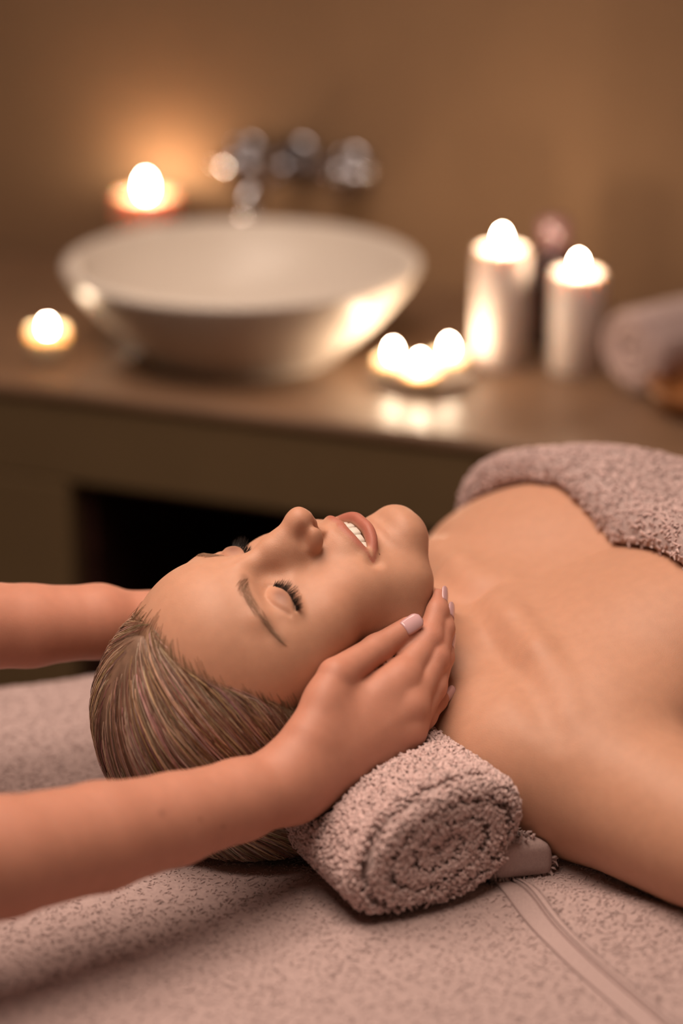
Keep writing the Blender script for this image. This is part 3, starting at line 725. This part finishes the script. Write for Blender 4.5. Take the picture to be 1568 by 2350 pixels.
o, G, q = strip('cloth', 0.005, 0.75, 0.0050, M['terry_base'], t2, nx=160)
p, N = mesh_samples(G, q, 13000, rng, seen); pile('pile', t2, p, N, 0.0025, 0.00056, TOWEL*1.02, rng, 1.0, comb=E_X*0.4, flat=0.28)

# rolled towels: a flattened spiral
def roll_sdf(x, y, z, c, nrm, wid, rx, rz, length, tau, phi0=0.0, hand=+1, tilt=0.0, want=False):
    dx, dy, dz = x - f32(c[0]), y - f32(c[1]), z - f32(c[2])
    q = dx*f32(nrm[0]) + dy*f32(nrm[1]); p = dx*f32(wid[0]) + dy*f32(wid[1])
    R = math.sqrt(rx*rz); cr, sr = math.cos(tilt), math.sin(tilt); p, dz = p*f32(cr) + dz*f32(sr), dz*f32(cr) - p*f32(sr); X = p*(R/rx); Z = dz*(R/rz)
    rho = np.sqrt(X*X + Z*Z) + 1e-6; ph = np.arctan2(Z, X)*hand - phi0; ph = np.mod(ph, 2*np.pi)
    out = rho - (R - tau*(1 - ph/(2*np.pi))*0.55)
    u = (R - rho)/tau - ph/(2*np.pi)
    fr = np.abs(np.mod(u, 1.0) - 0.5)*2                   # 1 on the gap between two layers
    if want: return fr, q
    groove = 0.013*np.clip((fr - 0.66)/0.34, 0, 1)**1.5 + 0.004*np.clip(1 - rho/(R*0.35), 0, 1)
    return smax(out*0.9, np.maximum((q + groove)*0.8, -q - length), 0.010)
R_N = np.array([math.sin(math.radians(27)), -math.cos(math.radians(27)), 0]); R_W = np.array([-R_N[1], R_N[0], 0])
R_C = np.array([0.0660, 1.4010, TZ + 0.0435])
ROLL = (R_C, R_N, R_W, 0.0690, 0.0425, 0.31, 0.0138, -0.9, 1, math.radians(18))
def neck_roll(x, y, z):
    d = roll_sdf(x, y, z, *ROLL)
    b = np.minimum(body_sdf(x, y, z), np.minimum(arm_near(x, y, z), arm_far(x, y, z)))
    return smax(smax(d, -b + f32(0.0015), 0.006), f32(TZ + 0.0005) - z, 0.012)
# ------------------------------------------------------------------ neck roll, wrap towel
NR = empty('rolled_towel', R_C - np.array([0, 0, 0.0435])); tag(NR, 'rolled beige terry towel under the neck, spiral end towards the viewer', 'towel')
V, Q = mesh_sdf(neck_roll, axis(-0.20, 0.15, 0.0022), axis(1.35, 1.86, 0.0022), axis(TZ-0.004, TZ+0.12, 0.0022))
adopt(mesh_obj('cloth', V, Q, M['terry_base']), NR)
rng = np.random.default_rng(5)
def roll_keep(c, N):
    fr, q = roll_sdf(*c.T.astype(f32), *ROLL, want=True); gap = np.where((q > -0.012) & (fr > 0.62), 0.04, 1.0)*np.where(q > -0.012, 1.5, 1.0)
    return gap*np.where((N[:, 2] > -0.75) & (c[:, 1] < 1.60), 1.0, 0.12)*np.where(body_sdf(*(c + N*0.004).T.astype(f32)) > 0.002, 1.0, 0.02)*np.where(arm_near(*(c + N*0.004).T.astype(f32)) > 0.002, 1.0, 0.02)
p, N = mesh_samples(V, Q, 18500, rng, roll_keep)
pile('pile', NR, p, N, 0.0040, 0.00122, TOWEL*1.40, rng, 0.75, loop=True)
# tail of the roll: its folded end with a flat hem
def tail_sdf(x, y, z):
    c = R_C + R_W*0.066 - R_N*0.062; dx, dy = x - f32(c[0]), y - f32(c[1]); dz = z - f32(TZ + 0.0155)
    p = np.abs(dx*f32(R_W[0]) + dy*f32(R_W[1])) - 0.016; q = np.abs(dx*f32(R_N[0]) + dy*f32(R_N[1])) - 0.050; h = np.abs(dz + 0.15*(dx*f32(R_W[0]) + dy*f32(R_W[1]))) - 0.0065
    d = np.sqrt(np.maximum(p, 0)**2 + np.maximum(q, 0)**2 + np.maximum(h, 0)**2) + np.minimum(np.maximum(p, np.maximum(q, h)), 0) - 0.008
    return smax(smax(d, -body_sdf(x, y, z) + f32(0.001), 0.004), -neck_roll(x, y, z) + f32(0.0005), 0.003)
V, Q = mesh_sdf(tail_sdf, axis(0.02, 0.22, 0.0025), axis(1.36, 1.62, 0.0025), axis(TZ-0.002, TZ+0.05, 0.0025))
adopt(mesh_obj('tail', V, Q, M['hem']), NR)
p, N = mesh_samples(V, Q, 2600, rng, lambda c, N: np.where((N @ R_N) > 0.6, 0.0, 1.0)*(body_sdf(*(c + N*0.004).T.astype(f32)) > 0.002))
pile('tail_pile', NR, p, N, 0.0036, 0.00095, TOWEL*1.2, rng, 0.8)

def towel_edge(s): return np.interp(s, [-0.26, -0.20, -0.165, -0.13, -0.09, 0.10, 0.16, 0.3], [0.075, 0.055, 0.058, 0.078, 0.092, 0.112, 0.118, 0.12])
def wrap_sdf(x, y, z):
    s, a, q = to_body(x, y, z)
    d0 = torso_sdf(s, a, q, cloth=True)
    e = a - towel_edge(s)
    th = 0.009 + 0.017*np.exp(-np.maximum(e, 0)/0.16) + 0.0035*np.sin(s*38 + a*9)*np.exp(-((a-0.28)/0.14)**2) + 0.003*np.sin(a*30 - s*14 + 0.7)
    d = d0 - th.astype(f32)
    d = smax(d, -e, 0.022)
    d = smax(d, a - 1.50, 0.02)
    d = smax(d, f32(TZ + 0.004) - z, 0.008)
    m = (np.abs(d) < 0.03)
    if m.any():
        b = body_sdf(x[m], y[m], z[m]); d = d.copy(); d[m] = smax(d[m], -b + f32(0.002), 0.004)
    return d
V, Q = mesh_sdf(wrap_sdf, axis_var(-0.02, 1.75, lambda v: 0.0042 if v < 0.40 else min(0.0042 + (v-0.40)*0.04, 0.018)), axis(1.40, 2.34, 0.0042), axis(TZ, TZ+0.24, 0.0042))
WT = empty('bath_towel', bw(0, 0.6, 0.0)); tag(WT, 'beige terry towel wrapped over the chest of the person lying down', 'towel')
adopt(mesh_obj('cloth', V, Q, M['terry_base']), WT)
p, N = mesh_samples(V, Q, 24000, rng, lambda c, N: np.where((c[:, 0] < 0.45) & (c[:, 2] > TZ + 0.03), 1.0, 0.04)*np.where(body_sdf(*(c + N*0.004).T.astype(f32)) > 0.003, 1.0, 0.0))
pile('pile', WT, p, N, 0.0040, 0.0010, TOWEL*1.42, rng, 0.9, flat=0.5)

# ------------------------------------------------------------------ the person lying down
def smooth(e0, e1, v): t = np.clip((v - e0)/(e1 - e0), 0, 1); return t*t*(3 - 2*t)
PL = empty('person', bw(0, 0.3, 0)); tag(PL, 'person lying on the back, eyes closed, bare shoulders above a beige towel', 'person')
V, Q = body_mesh()
body = adopt(mesh_obj('body', V, Q, M['skin']), PL)
hx, hy, hz = to_head(*V.T); xa = np.abs(hx)
col = np.repeat(SKIN_A[None], len(V), 0)
fm = (hx*hx + hy*hy + hz*hz < 150**2)
def blend(mask, c, k=1.0):
    global col
    w = (mask*k)[:, None]; col = col*(1 - w) + np.asarray(c)[None]*w
def pathdist(L, X, Y, Z, rad=False):
    g = np.full(X.shape, 1e3)
    for a, b in zip(L[:-1], L[1:]):
        v = b[:3]-a[:3]; t = np.clip(((X-a[0])*v[0] + (Y-a[1])*v[1] + (Z-a[2])*v[2])/(v@v), 0, 1)
        e = np.sqrt((X-a[0]-t*v[0])**2 + (Y-a[1]-t*v[1])**2 + (Z-a[2]-t*v[2])**2)
        if rad: e = e - (a[3] + t*(b[3]-a[3]))
        g = np.minimum(g, e)
    return g
cheek = np.exp(-((xa-44)/20)**2 - ((hy-62)/24)**2 - ((hz+38)/20)**2); blend(cheek, (0.58, 0.26, 0.165), 0.55)
nose = np.exp(-(xa/13)**2 - ((hz+36)/14)**2 - ((hy-108)/16)**2); blend(nose, (0.58, 0.26, 0.175), 0.45)
lip = np.minimum(pathdist(UP_LIP, xa, hy, hz, True), pathdist(LO_LIP, xa, hy, hz, True))
blend(smooth(1.0, 0.1, lip)*(hy > 70), (0.44, 0.150, 0.108), 0.95)
cav = np.abs(hz + 71.4) < 8; blend(smooth(0, 1, ((hy < 91 - xa*0.25) & (hy > 60) & (xa < 27) & (np.abs(hz+71.4) < 7) & (lip > 0.8)).astype(float)), (0.10, 0.02, 0.018), 1.0)
lid = np.exp(-((xa-36)/9)**2 - ((hz-2)/6)**2)*(hy > 62); blend(lid, (0.24, 0.110, 0.080), 0.80)
ld = pathdist(LID, xa, hy, hz); blend(smooth(1.9, 0.5, ld), (0.07, 0.04, 0.03), 0.8)
bd = pathdist(BROW, xa, hy, hz); blend(smooth(6.0, 0.5, bd), (0.27, 0.14, 0.09), 0.55)
hl = hairline(hx, hz) - hy; blend(smooth(-5, 10, hl)*fm, (0.22, 0.125, 0.08), 0.75)
blend(np.exp(-((xa-71)/10)**2 - ((hy+8)/18)**2 - ((hz+20)/28)**2), (0.58, 0.24, 0.16), 0.6)
set_attr(body, 'col', col)

# hair
def from_head(p): return (H_O + (p.reshape(-1, 3)/1000.0) @ H_R.T).reshape(p.shape)
def arms_clear(d, x, y, z): return smax(d, -np.minimum(arm_near(x, y, z), arm_far(x, y, z)) + f32(0.0006), 0.003)
def hair_shell(x, y, z): return np.maximum(arms_clear(hair_sdf(*to_head(x, y, z), inset=9.0)*f32(0.001) + f32(0.0016), x, y, z), -neck_roll(x, y, z)*0 - 1)
c = H_O
V, Q = mesh_sdf(hair_shell, axis(c[0]-0.17, c[0]+0.17, 0.0026), axis(c[1]-0.17, c[1]+0.17, 0.0026), axis(c[2]-0.13, c[2]+0.13, 0.0026))
hair = adopt(mesh_obj('hair', V, Q, M['hair_base']), PL); tag(hair, 'brown-blonde hair combed straight back')
rng = np.random.default_rng(8)
st, th, n1 = hair_strands(7000)
P = from_head(st); n_, m_ = P.shape[:2]
q = P.reshape(-1, 3).astype(f32); clear = np.minimum(arm_near(*q.T), arm_far(*q.T)).reshape(n_, m_)
fine = np.where(np.arange(n_) < n1, 0.75, 1.0)
rad = np.repeat((0.00021*fine*rng.uniform(0.6, 1.35, n_))[:, None], m_, 1)
rad[:n1, 0] *= 0.25; rad[:n1, 1] *= 0.6; rad[:, -1] *= 0.3
rad[clear < 0.0] = 0.00002
V, Q = tubes(P, rad)
str_ = mesh_obj('strands', V, Q, M['hair']); str_.parent = hair; tag(str_, kind='stuff'); str_.matrix_parent_inverse = Matrix.Identity(4)
lock = 0.5 + 0.5*np.sin(th*41 + 1.3*np.sin(th*17)) ; lock = 0.72*lock + 0.28*rng.uniform(0, 1, n_)
hc = np.array([[0.18, 0.098, 0.066], [0.37, 0.215, 0.148], [0.58, 0.375, 0.268], [0.82, 0.61, 0.47]])
cc = np.stack([np.interp(lock + rng.normal(0, 0.07, n_), [0.10, 0.42, 0.66, 0.95], hc[:, i]) for i in range(3)], 1)
set_attr(str_, 'col', np.repeat(cc, m_*3, 0))
# loose baby hairs along the hairline
nb = 500; tb = rng.uniform(-1.9, 1.9, nb); r0 = 84.0
p0 = np.stack([r0*np.sin(tb), np.interp(np.abs(tb), _HT, _HY) + rng.normal(1.5, 3.5, nb), r0*np.cos(tb)], 1)
for _ in range(10):
    d = scalp(*p0.T); g = np.stack([scalp(*(p0 + np.eye(3)[k]*0.5).T) - d for k in range(3)], 1)/0.5; g[:, 1] *= 0.2; p0 -= 0.8*d[:, None]*g/np.maximum((g*g).sum(1, keepdims=True), 0.2)
path = np.zeros((nb, 7, 3)); cur = p0.copy(); ln = rng.uniform(2.0, 3.6, nb); lift = rng.gamma(1.2, 0.18, nb)
for k in range(7):
    d = scalp(*cur.T); g = np.stack([scalp(*(cur + np.eye(3)[j]*0.5).T) - d for j in range(3)], 1)/0.5; g /= np.linalg.norm(g, axis=1, keepdims=True)
    path[:, k] = cur + g*(0.3 + lift*k)[:, None]
    v = np.array([20.0, -96, -48]) - cur; v += np.array([0, -70.0, 0]); v -= (v*g).sum(1, keepdims=True)*g; v /= np.linalg.norm(v, axis=1, keepdims=True)
    cur = cur - d[:, None]*g + v*ln[:, None]
V, Q = tubes(from_head(path), np.repeat(np.array([[0.00010, 0.00013, 0.00013, 0.00012, 0.00010, 0.00008, 0.00005]]), nb, 0))
o = mesh_obj('baby_hair', V, Q, M['hair']); o.parent = hair; tag(o, kind='stuff'); set_attr(o, 'col', np.repeat(np.array([[0.26, 0.16, 0.09]]), len(V), 0))

# eyebrows, eyelashes, teeth
def face_snap(p, off):            # on to the skin of the face (millimetres)
    p = p.copy()
    for _ in range(5):
        d = head_sdf(*p.T.copy()); g = np.stack([head_sdf(*(p + np.eye(3)[k]*0.4).T.copy()) - d for k in range(3)], 1)/0.4
        p -= ((d - off)/np.maximum((g*g).sum(1), 0.2))[:, None]*g
    return p
for sg in (1, -1):
    nb = 260; t = rng.uniform(0, 1, nb)**0.9; Bz = BROW; idx = t*(len(Bz)-1.001); i0 = idx.astype(int); fr = (idx - i0)[:, None]
    base = Bz[i0]*(1-fr) + Bz[i0+1]*fr; tang = Bz[i0+1] - Bz[i0]; tang /= np.linalg.norm(tang, axis=1, keepdims=True)
    wd = np.interp(t, [0, 0.15, 0.6, 1], [3.2, 4.4, 3.2, 1.2]); off = rng.uniform(-1, 1, nb)*wd
    base[:, 2] += off
    dirv = tang + np.stack([np.zeros(nb), np.zeros(nb), np.interp(t, [0, 0.3, 1], [0.9, 0.15, -0.15]) - off/np.maximum(wd, 0.1)*0.35], 1) + rng.normal(0, 0.12, (nb, 3))
    dirv /= np.linalg.norm(dirv, axis=1, keepdims=True); L = np.interp(t, [0, 0.3, 1], [6.5, 8.0, 6.0])*rng.uniform(0.7, 1.1, nb)
    pts = np.stack([face_snap(base + dirv*(L*k/4)[:, None], 0.12 + 0.35*math.sin(k/4*2.4)) for k in range(5)], 1); pts[..., 0] *= sg
    V, Q = tubes(from_head(pts), np.repeat(np.array([[0.00005, 0.00008, 0.00008, 0.00006, 0.00003]]), nb, 0)); adopt(mesh_obj('eyebrow', V, Q, M['brow']), PL)
    nl = 190; t = np.sort(rng.uniform(0.05, 1, nl)); idx = t*(len(LID)-1.001); i0 = idx.astype(int); fr = (idx - i0)[:, None]
    base = face_snap(LID[i0]*(1-fr) + LID[i0+1]*fr, 0.0)
    L = np.interp(t, [0, 0.25, 0.7, 1], [3.5, 6.8, 8.2, 6.8])*rng.uniform(0.75, 1.1, nl)
    d0 = np.stack([np.interp(t, [0, 1], [-0.25, 0.75]), np.full(nl, 0.55), np.full(nl, -0.75)], 1) + rng.normal(0, 0.10, (nl, 3)); d0 /= np.linalg.norm(d0, axis=1, keepdims=True)
    pts = np.stack([base + d0*(L*k/5)[:, None] + np.array([0, 1.0, 0.35])*(0.10*L*(k/5)**2)[:, None]*1.8 for k in range(6)], 1); pts[..., 0] *= sg
    V, Q = tubes(from_head(pts), np.repeat(np.array([[0.00015, 0.00014, 0.00012, 0.00009, 0.00006, 0.00003]]), nl, 0)); adopt(mesh_obj('eyelashes', V, Q, M['lash']), PL)
tooth = None
for sg in (1, -1):
    for k, (tx, w_, zb) in enumerate(((4.3, 4.2, -75.0), (11.8, 3.5, -74.3), (18.2, 3.7, -74.4), (23.6, 3.3, -72.8), (27.2, 3.2, -71.2))):
        ty = 92.0 - 0.018*tx*tx; an = math.atan(-0.036*tx)
        g = []; 
        for iz, (zz, sc, dp) in enumerate(((-62.0, 0.78, 0.85), (-66.0, 0.95, 1.0), (-71.0, 1.0, 0.95), (zb+0.5, 0.94, 0.7), (zb, 0.80, 0.45))):
            for a in np.arange(10)*2*np.pi/10:
                e = 0.6; lx = w_*sc*np.sign(np.cos(a))*abs(np.cos(a))**e; ly = 2.8*dp*np.sign(np.sin(a))*abs(np.sin(a))**e
                g.append((sg*(tx + lx*math.cos(an) - ly*math.sin(an)*-1*0), ty + ly + lx*math.sin(an), zz))
        F = [(i*10+j, i*10+(j+1) % 10, (i+1)*10+(j+1) % 10, (i+1)*10+j) for i in range(4) for j in range(10)] + [tuple(range(40, 50)), tuple(range(10))[::-1]]
        adopt(mesh_obj('tooth', from_head(np.array(g)), F, M['tooth']), PL)

# ------------------------------------------------------------------ the masseuse: seated at the head of the table, both arms reaching in
MS = empty('person', (-0.55, 1.32, 0.0)); MS.name = 'person.001'
tag(MS, 'person reaching in from the left, holding the lying head between both hands', 'person')
def cut(d, x, y, z): return smax(d, -body_sdf(x, y, z) + f32(0.0004), 0.002)
VN, QN = mesh_sdf(lambda x, y, z: cut(arm_near(x, y, z), x, y, z), axis_var(-0.33, 0.09, lambda v: 0.0035 if v < -0.10 else 0.0012), axis(1.20, 1.62, 0.0013), axis(0.76, 0.95, 0.0013))
VF, QF = mesh_sdf(lambda x, y, z: cut(arm_far(x, y, z), x, y, z), axis(-0.46, 0.10, 0.0030), axis(1.40, 1.80, 0.0030), axis(0.74, 0.97, 0.0030))
EN = ELBOW_N; EF = ARM_FAR[-1]
SN = EN + np.array([-0.185, -0.075, 0.215]); SF = SN + np.array([-0.15, 0.31, 0.0])
MID = (SN + SF)/2; FW = np.array([0.9, 0.44, 0.0])
def upper(x, y, z):
    d = chain(x, y, z, [EN, SN], [0.040, 0.052]); d = np.minimum(d, chain(x, y, z, [EF, SF], [0.040, 0.052]))
    d = smin(d, chain(x, y, z, [SN - (0, 0, 0.01), SF - (0, 0, 0.01)], [0.055, 0.055]), 0.03)
    X = x - f32(MID[0]); Y = y - f32(MID[1]); f = X*0.9 + Y*0.44; s = X*0.44 - Y*0.9; q = z - f32(MID[2])
    d = smin(d, ell(s, f, q, (0, -0.02, -0.14), (0.145, 0.10, 0.22)), 0.05)
    d = smin(d, ell(s, f, q, (0, -0.05, -0.42), (0.165, 0.115, 0.16)), 0.07)
    d = smin(d, chain(np.abs(s), f, q, [(0.085, -0.03, -0.50), (0.11, 0.34, -0.575)], [0.078, 0.055]), 0.05)
    d = smin(d, chain(np.abs(s), f, q, [(0.11, 0.34, -0.575), (0.11, 0.28, -0.98)], [0.054, 0.036]), 0.02)
    d = smin(d, chain(np.abs(s), f, q, [(0.11, 0.28, -1.0), (0.115, 0.44, -1.03)], [0.036, 0.026]), 0.02)
    d = smin(d, chain(s, f, q, [(0, 0.0, 0.02), (0, 0.045, 0.13)], [0.05, 0.048]), 0.03)
    hx = s*1000; a = math.radians(38); fy = (f - 0.075)*1000; fz = (q - 0.21)*1000
    hy = fy*math.cos(a) - fz*math.sin(a); hz = fy*math.sin(a) + fz*math.cos(a)
    m = (hx*hx + hy*hy + hz*hz) < 220.0**2
    r = np.full(x.shape, f32(0.2)); 
    if m.any(): r[m] = head_sdf((hx[m]).astype(f32), (hy[m]).astype(f32), (hz[m]).astype(f32))*f32(0.001)
    return smin(d, r, 0.02)
def bun(x, y, z):
    X = x - f32(MID[0]); Y = y - f32(MID[1]); f = X*0.9 + Y*0.44; s = X*0.44 - Y*0.9; q = z - f32(MID[2])
    hx = s*1000; a = math.radians(38); fy = (f - 0.075)*1000; fz = (q - 0.21)*1000
    hy = fy*math.cos(a) - fz*math.sin(a); hz = fy*math.sin(a) + fz*math.cos(a)
    d = smax(scalp(hx, hy, hz) - 8.0, hy - hairline(hx, hz).astype(f32), 6.0)
    return smin(d, ell(hx, hy, hz, (0, -104, 40), (34, 26, 32)), 10)*f32(0.001)
def ux(lo, hi, h): return axis(lo, hi, h)
VU, QU = mesh_sdf(upper, ux(-0.82, 0.06, 0.0085), ux(0.90, 1.85, 0.0085), ux(0.0, 1.48, 0.0085))
V = np.vstack([VN, VF, VU]); Q = np.vstack([QN, QF + len(VN), QU + len(VN) + len(VF)])
mb = adopt(mesh_obj('body', V, Q, M['skin']), MS)
colb = np.repeat(SKIN_B[None], len(V), 0)
for k, (Pj, R) in list(FINGERS.items()) + [('thumb', THUMB)]:
    for j, wq in ((0, 0.30), (1, 0.35), (3, 0.35)):
        for pt in (Pj[j], mh(Pj[j])):
            w = (wq*np.exp(-(((V - pt)**2).sum(1))/(0.011**2)))[:, None]; colb = colb*(1-w) + np.array([0.58, 0.22, 0.16])*w
for u, v, rr in ((372, 1866, 0.0022), (460, 1880, 0.0012), (512, 1897, 0.0013)):
    rd = ray(u, v); rel = V - CAM; tt = rel @ rd/(rd @ rd); dist = np.linalg.norm(rel - tt[:, None]*rd, axis=1)
    w = (0.5*np.exp(-(dist/rr)**2)*(V[:, 1] < 1.48))[:, None]; colb = colb*(1-w) + np.array([0.22, 0.09, 0.06])*w
set_attr(mb, 'col', colb)
# clothing over the off-frame body
def tunic(x, y, z):
    d = upper(x, y, z) - f32(0.010)
    d = smax(d, z - f32(MID[2] + 0.045), 0.01); d = smax(d, f32(MID[2] - 0.56) - z, 0.01)
    dn = (x - EN[0])*(SN-EN)[0] + (y - EN[1])*(SN-EN)[1] + (z - EN[2])*(SN-EN)[2]; dn = dn/np.linalg.norm(SN-EN) - 0.12
    df = (x - EF[0])*(SF-EF)[0] + (y - EF[1])*(SF-EF)[1] + (z - EF[2])*(SF-EF)[2]; df = df/np.linalg.norm(SF-EF) - 0.12
    X = x - f32(MID[0]); Y = y - f32(MID[1]); f = X*0.9 + Y*0.44
    lim = np.where((z > MID[2] - 0.35) & (f > 0.02), np.maximum(-np.minimum(np.where(np.abs(dn) < 9, dn, 9), np.where(np.abs(df) < 9, df, 9)), -1), -1)
    d = smax(d, (f - 0.12)*0.9, 0.01) if False else np.maximum(d, np.minimum(lim, 0.05))
    d = smax(d, np.where(z < MID[2] - 0.40, f - f32(0.05), f32(-1)), 0.01)
    return d
V, Q = mesh_sdf(tunic, ux(-0.84, -0.05, 0.010), ux(0.90, 1.85, 0.010), ux(0.35, 1.25, 0.010))
tag(adopt(mesh_obj('tunic', V, Q, M['tunic']), MS), 'pale short-sleeved tunic')
V, Q = mesh_sdf(lambda x, y, z: smax(smax(upper(x, y, z) - f32(0.007), z - f32(MID[2] - 0.40), 0.01), f32(0.05) - z, 0.01), ux(-0.84, 0.06, 0.010), ux(0.90, 1.85, 0.010), ux(0.02, 0.75, 0.010))
tag(adopt(mesh_obj('trousers', V, Q, M['trousers']), MS), 'dark trousers')
V, Q = mesh_sdf(bun, ux(MID[0]-0.30, MID[0]+0.30, 0.005), ux(MID[1]-0.30, MID[1]+0.30, 0.005), ux(MID[2], MID[2]+0.45, 0.005))
tag(adopt(mesh_obj('hair', V, Q, M['hair_base']), MS), 'brown hair gathered in a bun')
# fingernails
def nail(Pj, R, nrm, L, W, side=None):
    d = Pj[3] - Pj[2]; d = d/np.linalg.norm(d); n = np.asarray(nrm, float); n = n - (n @ d)*d; n /= np.linalg.norm(n); w = np.cross(d, n)
    c = Pj[3] + d*(R[3]*0.15); r = R[3]*1.02
    V = []; nu, nv = 11, 9; am = W/2/r
    for lay in (0.0006, -0.0004):
        for i in range(nu):
            s = i/(nu-1)*2 - 1
            hwid = am*(1 - 0.16*max(0, -s)**3) * (1 - max(0, (s - 0.45)/0.55)**2.6*0.55)
            for j in range(nv):
                a = (j/(nv-1)*2 - 1)*hwid; sl = s*L/2 - (abs(a)/am)**2*0.0012*(s > 0)*0
                rr = r + lay + 0.0002 - 0.0013*max(0, s)**2*0.4
                V.append(c + d*sl + n*rr*math.cos(a) + w*rr*math.sin(a))
    F = []
    o = nu*nv
    for i in range(nu-1):
        for j in range(nv-1):
            k = i*nv + j; F.append((k, k+nv, k+nv+1, k+1)); F.append((o+k, o+k+1, o+k+nv+1, o+k+nv))
    for i in range(nu-1):
        k = i*nv; F.append((k, o+k, o+k+nv, k+nv)); k = i*nv + nv-1; F.append((k, k+nv, o+k+nv, o+k))
    for j in range(nv-1):
        F.append((j, j+1, o+j+1, o+j)); k = (nu-1)*nv + j; F.append((k, o+k, o+k+1, k+1))
    return np.array(V), F
RIGHT = np.array([1.0, 0, 0])
for k, (Pj, R) in FINGERS.items():
    V, F = nail(Pj, R, RIGHT*0.95 + CAMDIR*0.45 + np.array([0, 0, 0.1]), 0.0125, 0.0095)
    adopt(mesh_obj('fingernail', V, F, M['nail']), MS); adopt(mesh_obj('fingernail', np.array([mh(q) for q in V]), [f[::-1] for f in F], M['nail']), MS)
V, F = nail(THUMB[0], THUMB[1], CAMDIR*0.85 + np.array([0.25, 0, 0.42]), 0.0150, 0.0118)
adopt(mesh_obj('fingernail', V, F, M['nail']), MS); adopt(mesh_obj('fingernail', np.array([mh(q) for q in V]), [f[::-1] for f in F], M['nail']), MS)
# stool under the masseuse
sc_ = MID - np.array([0.9, 0.44, 0])*0.05; sz = MID[2] - 0.585
ST = empty('stool', (sc_[0], sc_[1], 0)); tag(ST, 'round padded stool under the seated person', 'stool')
V, Q = lathe([(0, sz-0.06), (0.17, sz-0.06), (0.185, sz-0.045), (0.185, sz-0.015), (0.17, sz), (0, sz)], (sc_[0], sc_[1], 0), 40); adopt(mesh_obj('seat', V, Q, M['vinyl']), ST)
V, Q = tube_mesh([(sc_[0], sc_[1], 0.03), (sc_[0], sc_[1], sz-0.06)], [0.025, 0.025], 16); adopt(mesh_obj('column', V, Q, M['chrome']), ST)
V, Q = lathe([(0, 0), (0.22, 0), (0.22, 0.012), (0.03, 0.035), (0, 0.035)], (sc_[0], sc_[1], 0), 40); adopt(mesh_obj('base', V, Q, M['chrome']), ST)

# rolled towel on the counter
K_C = on_z(1440, 905, CZ); K_C[2] = CZ + 0.047; K_N = np.array([-0.78, -0.62, 0]); K_N /= np.linalg.norm(K_N); K_W = np.array([-K_N[1], K_N[0], 0])
V, Q = mesh_sdf(lambda x, y, z: roll_sdf(x, y, z, K_C, K_N, K_W, 0.049, 0.047, 0.26, 0.013, phi0=0.5), axis(K_C[0]-0.12, K_C[0]+0.26, 0.0035), axis(K_C[1]-0.12, K_C[1]+0.32, 0.0035), axis(CZ-0.01, CZ+0.13, 0.0035))
tag(mesh_obj('rolled_towel', V, Q, M['terry_base']), 'rolled towel lying on the counter beside the shorter candle', 'towel')
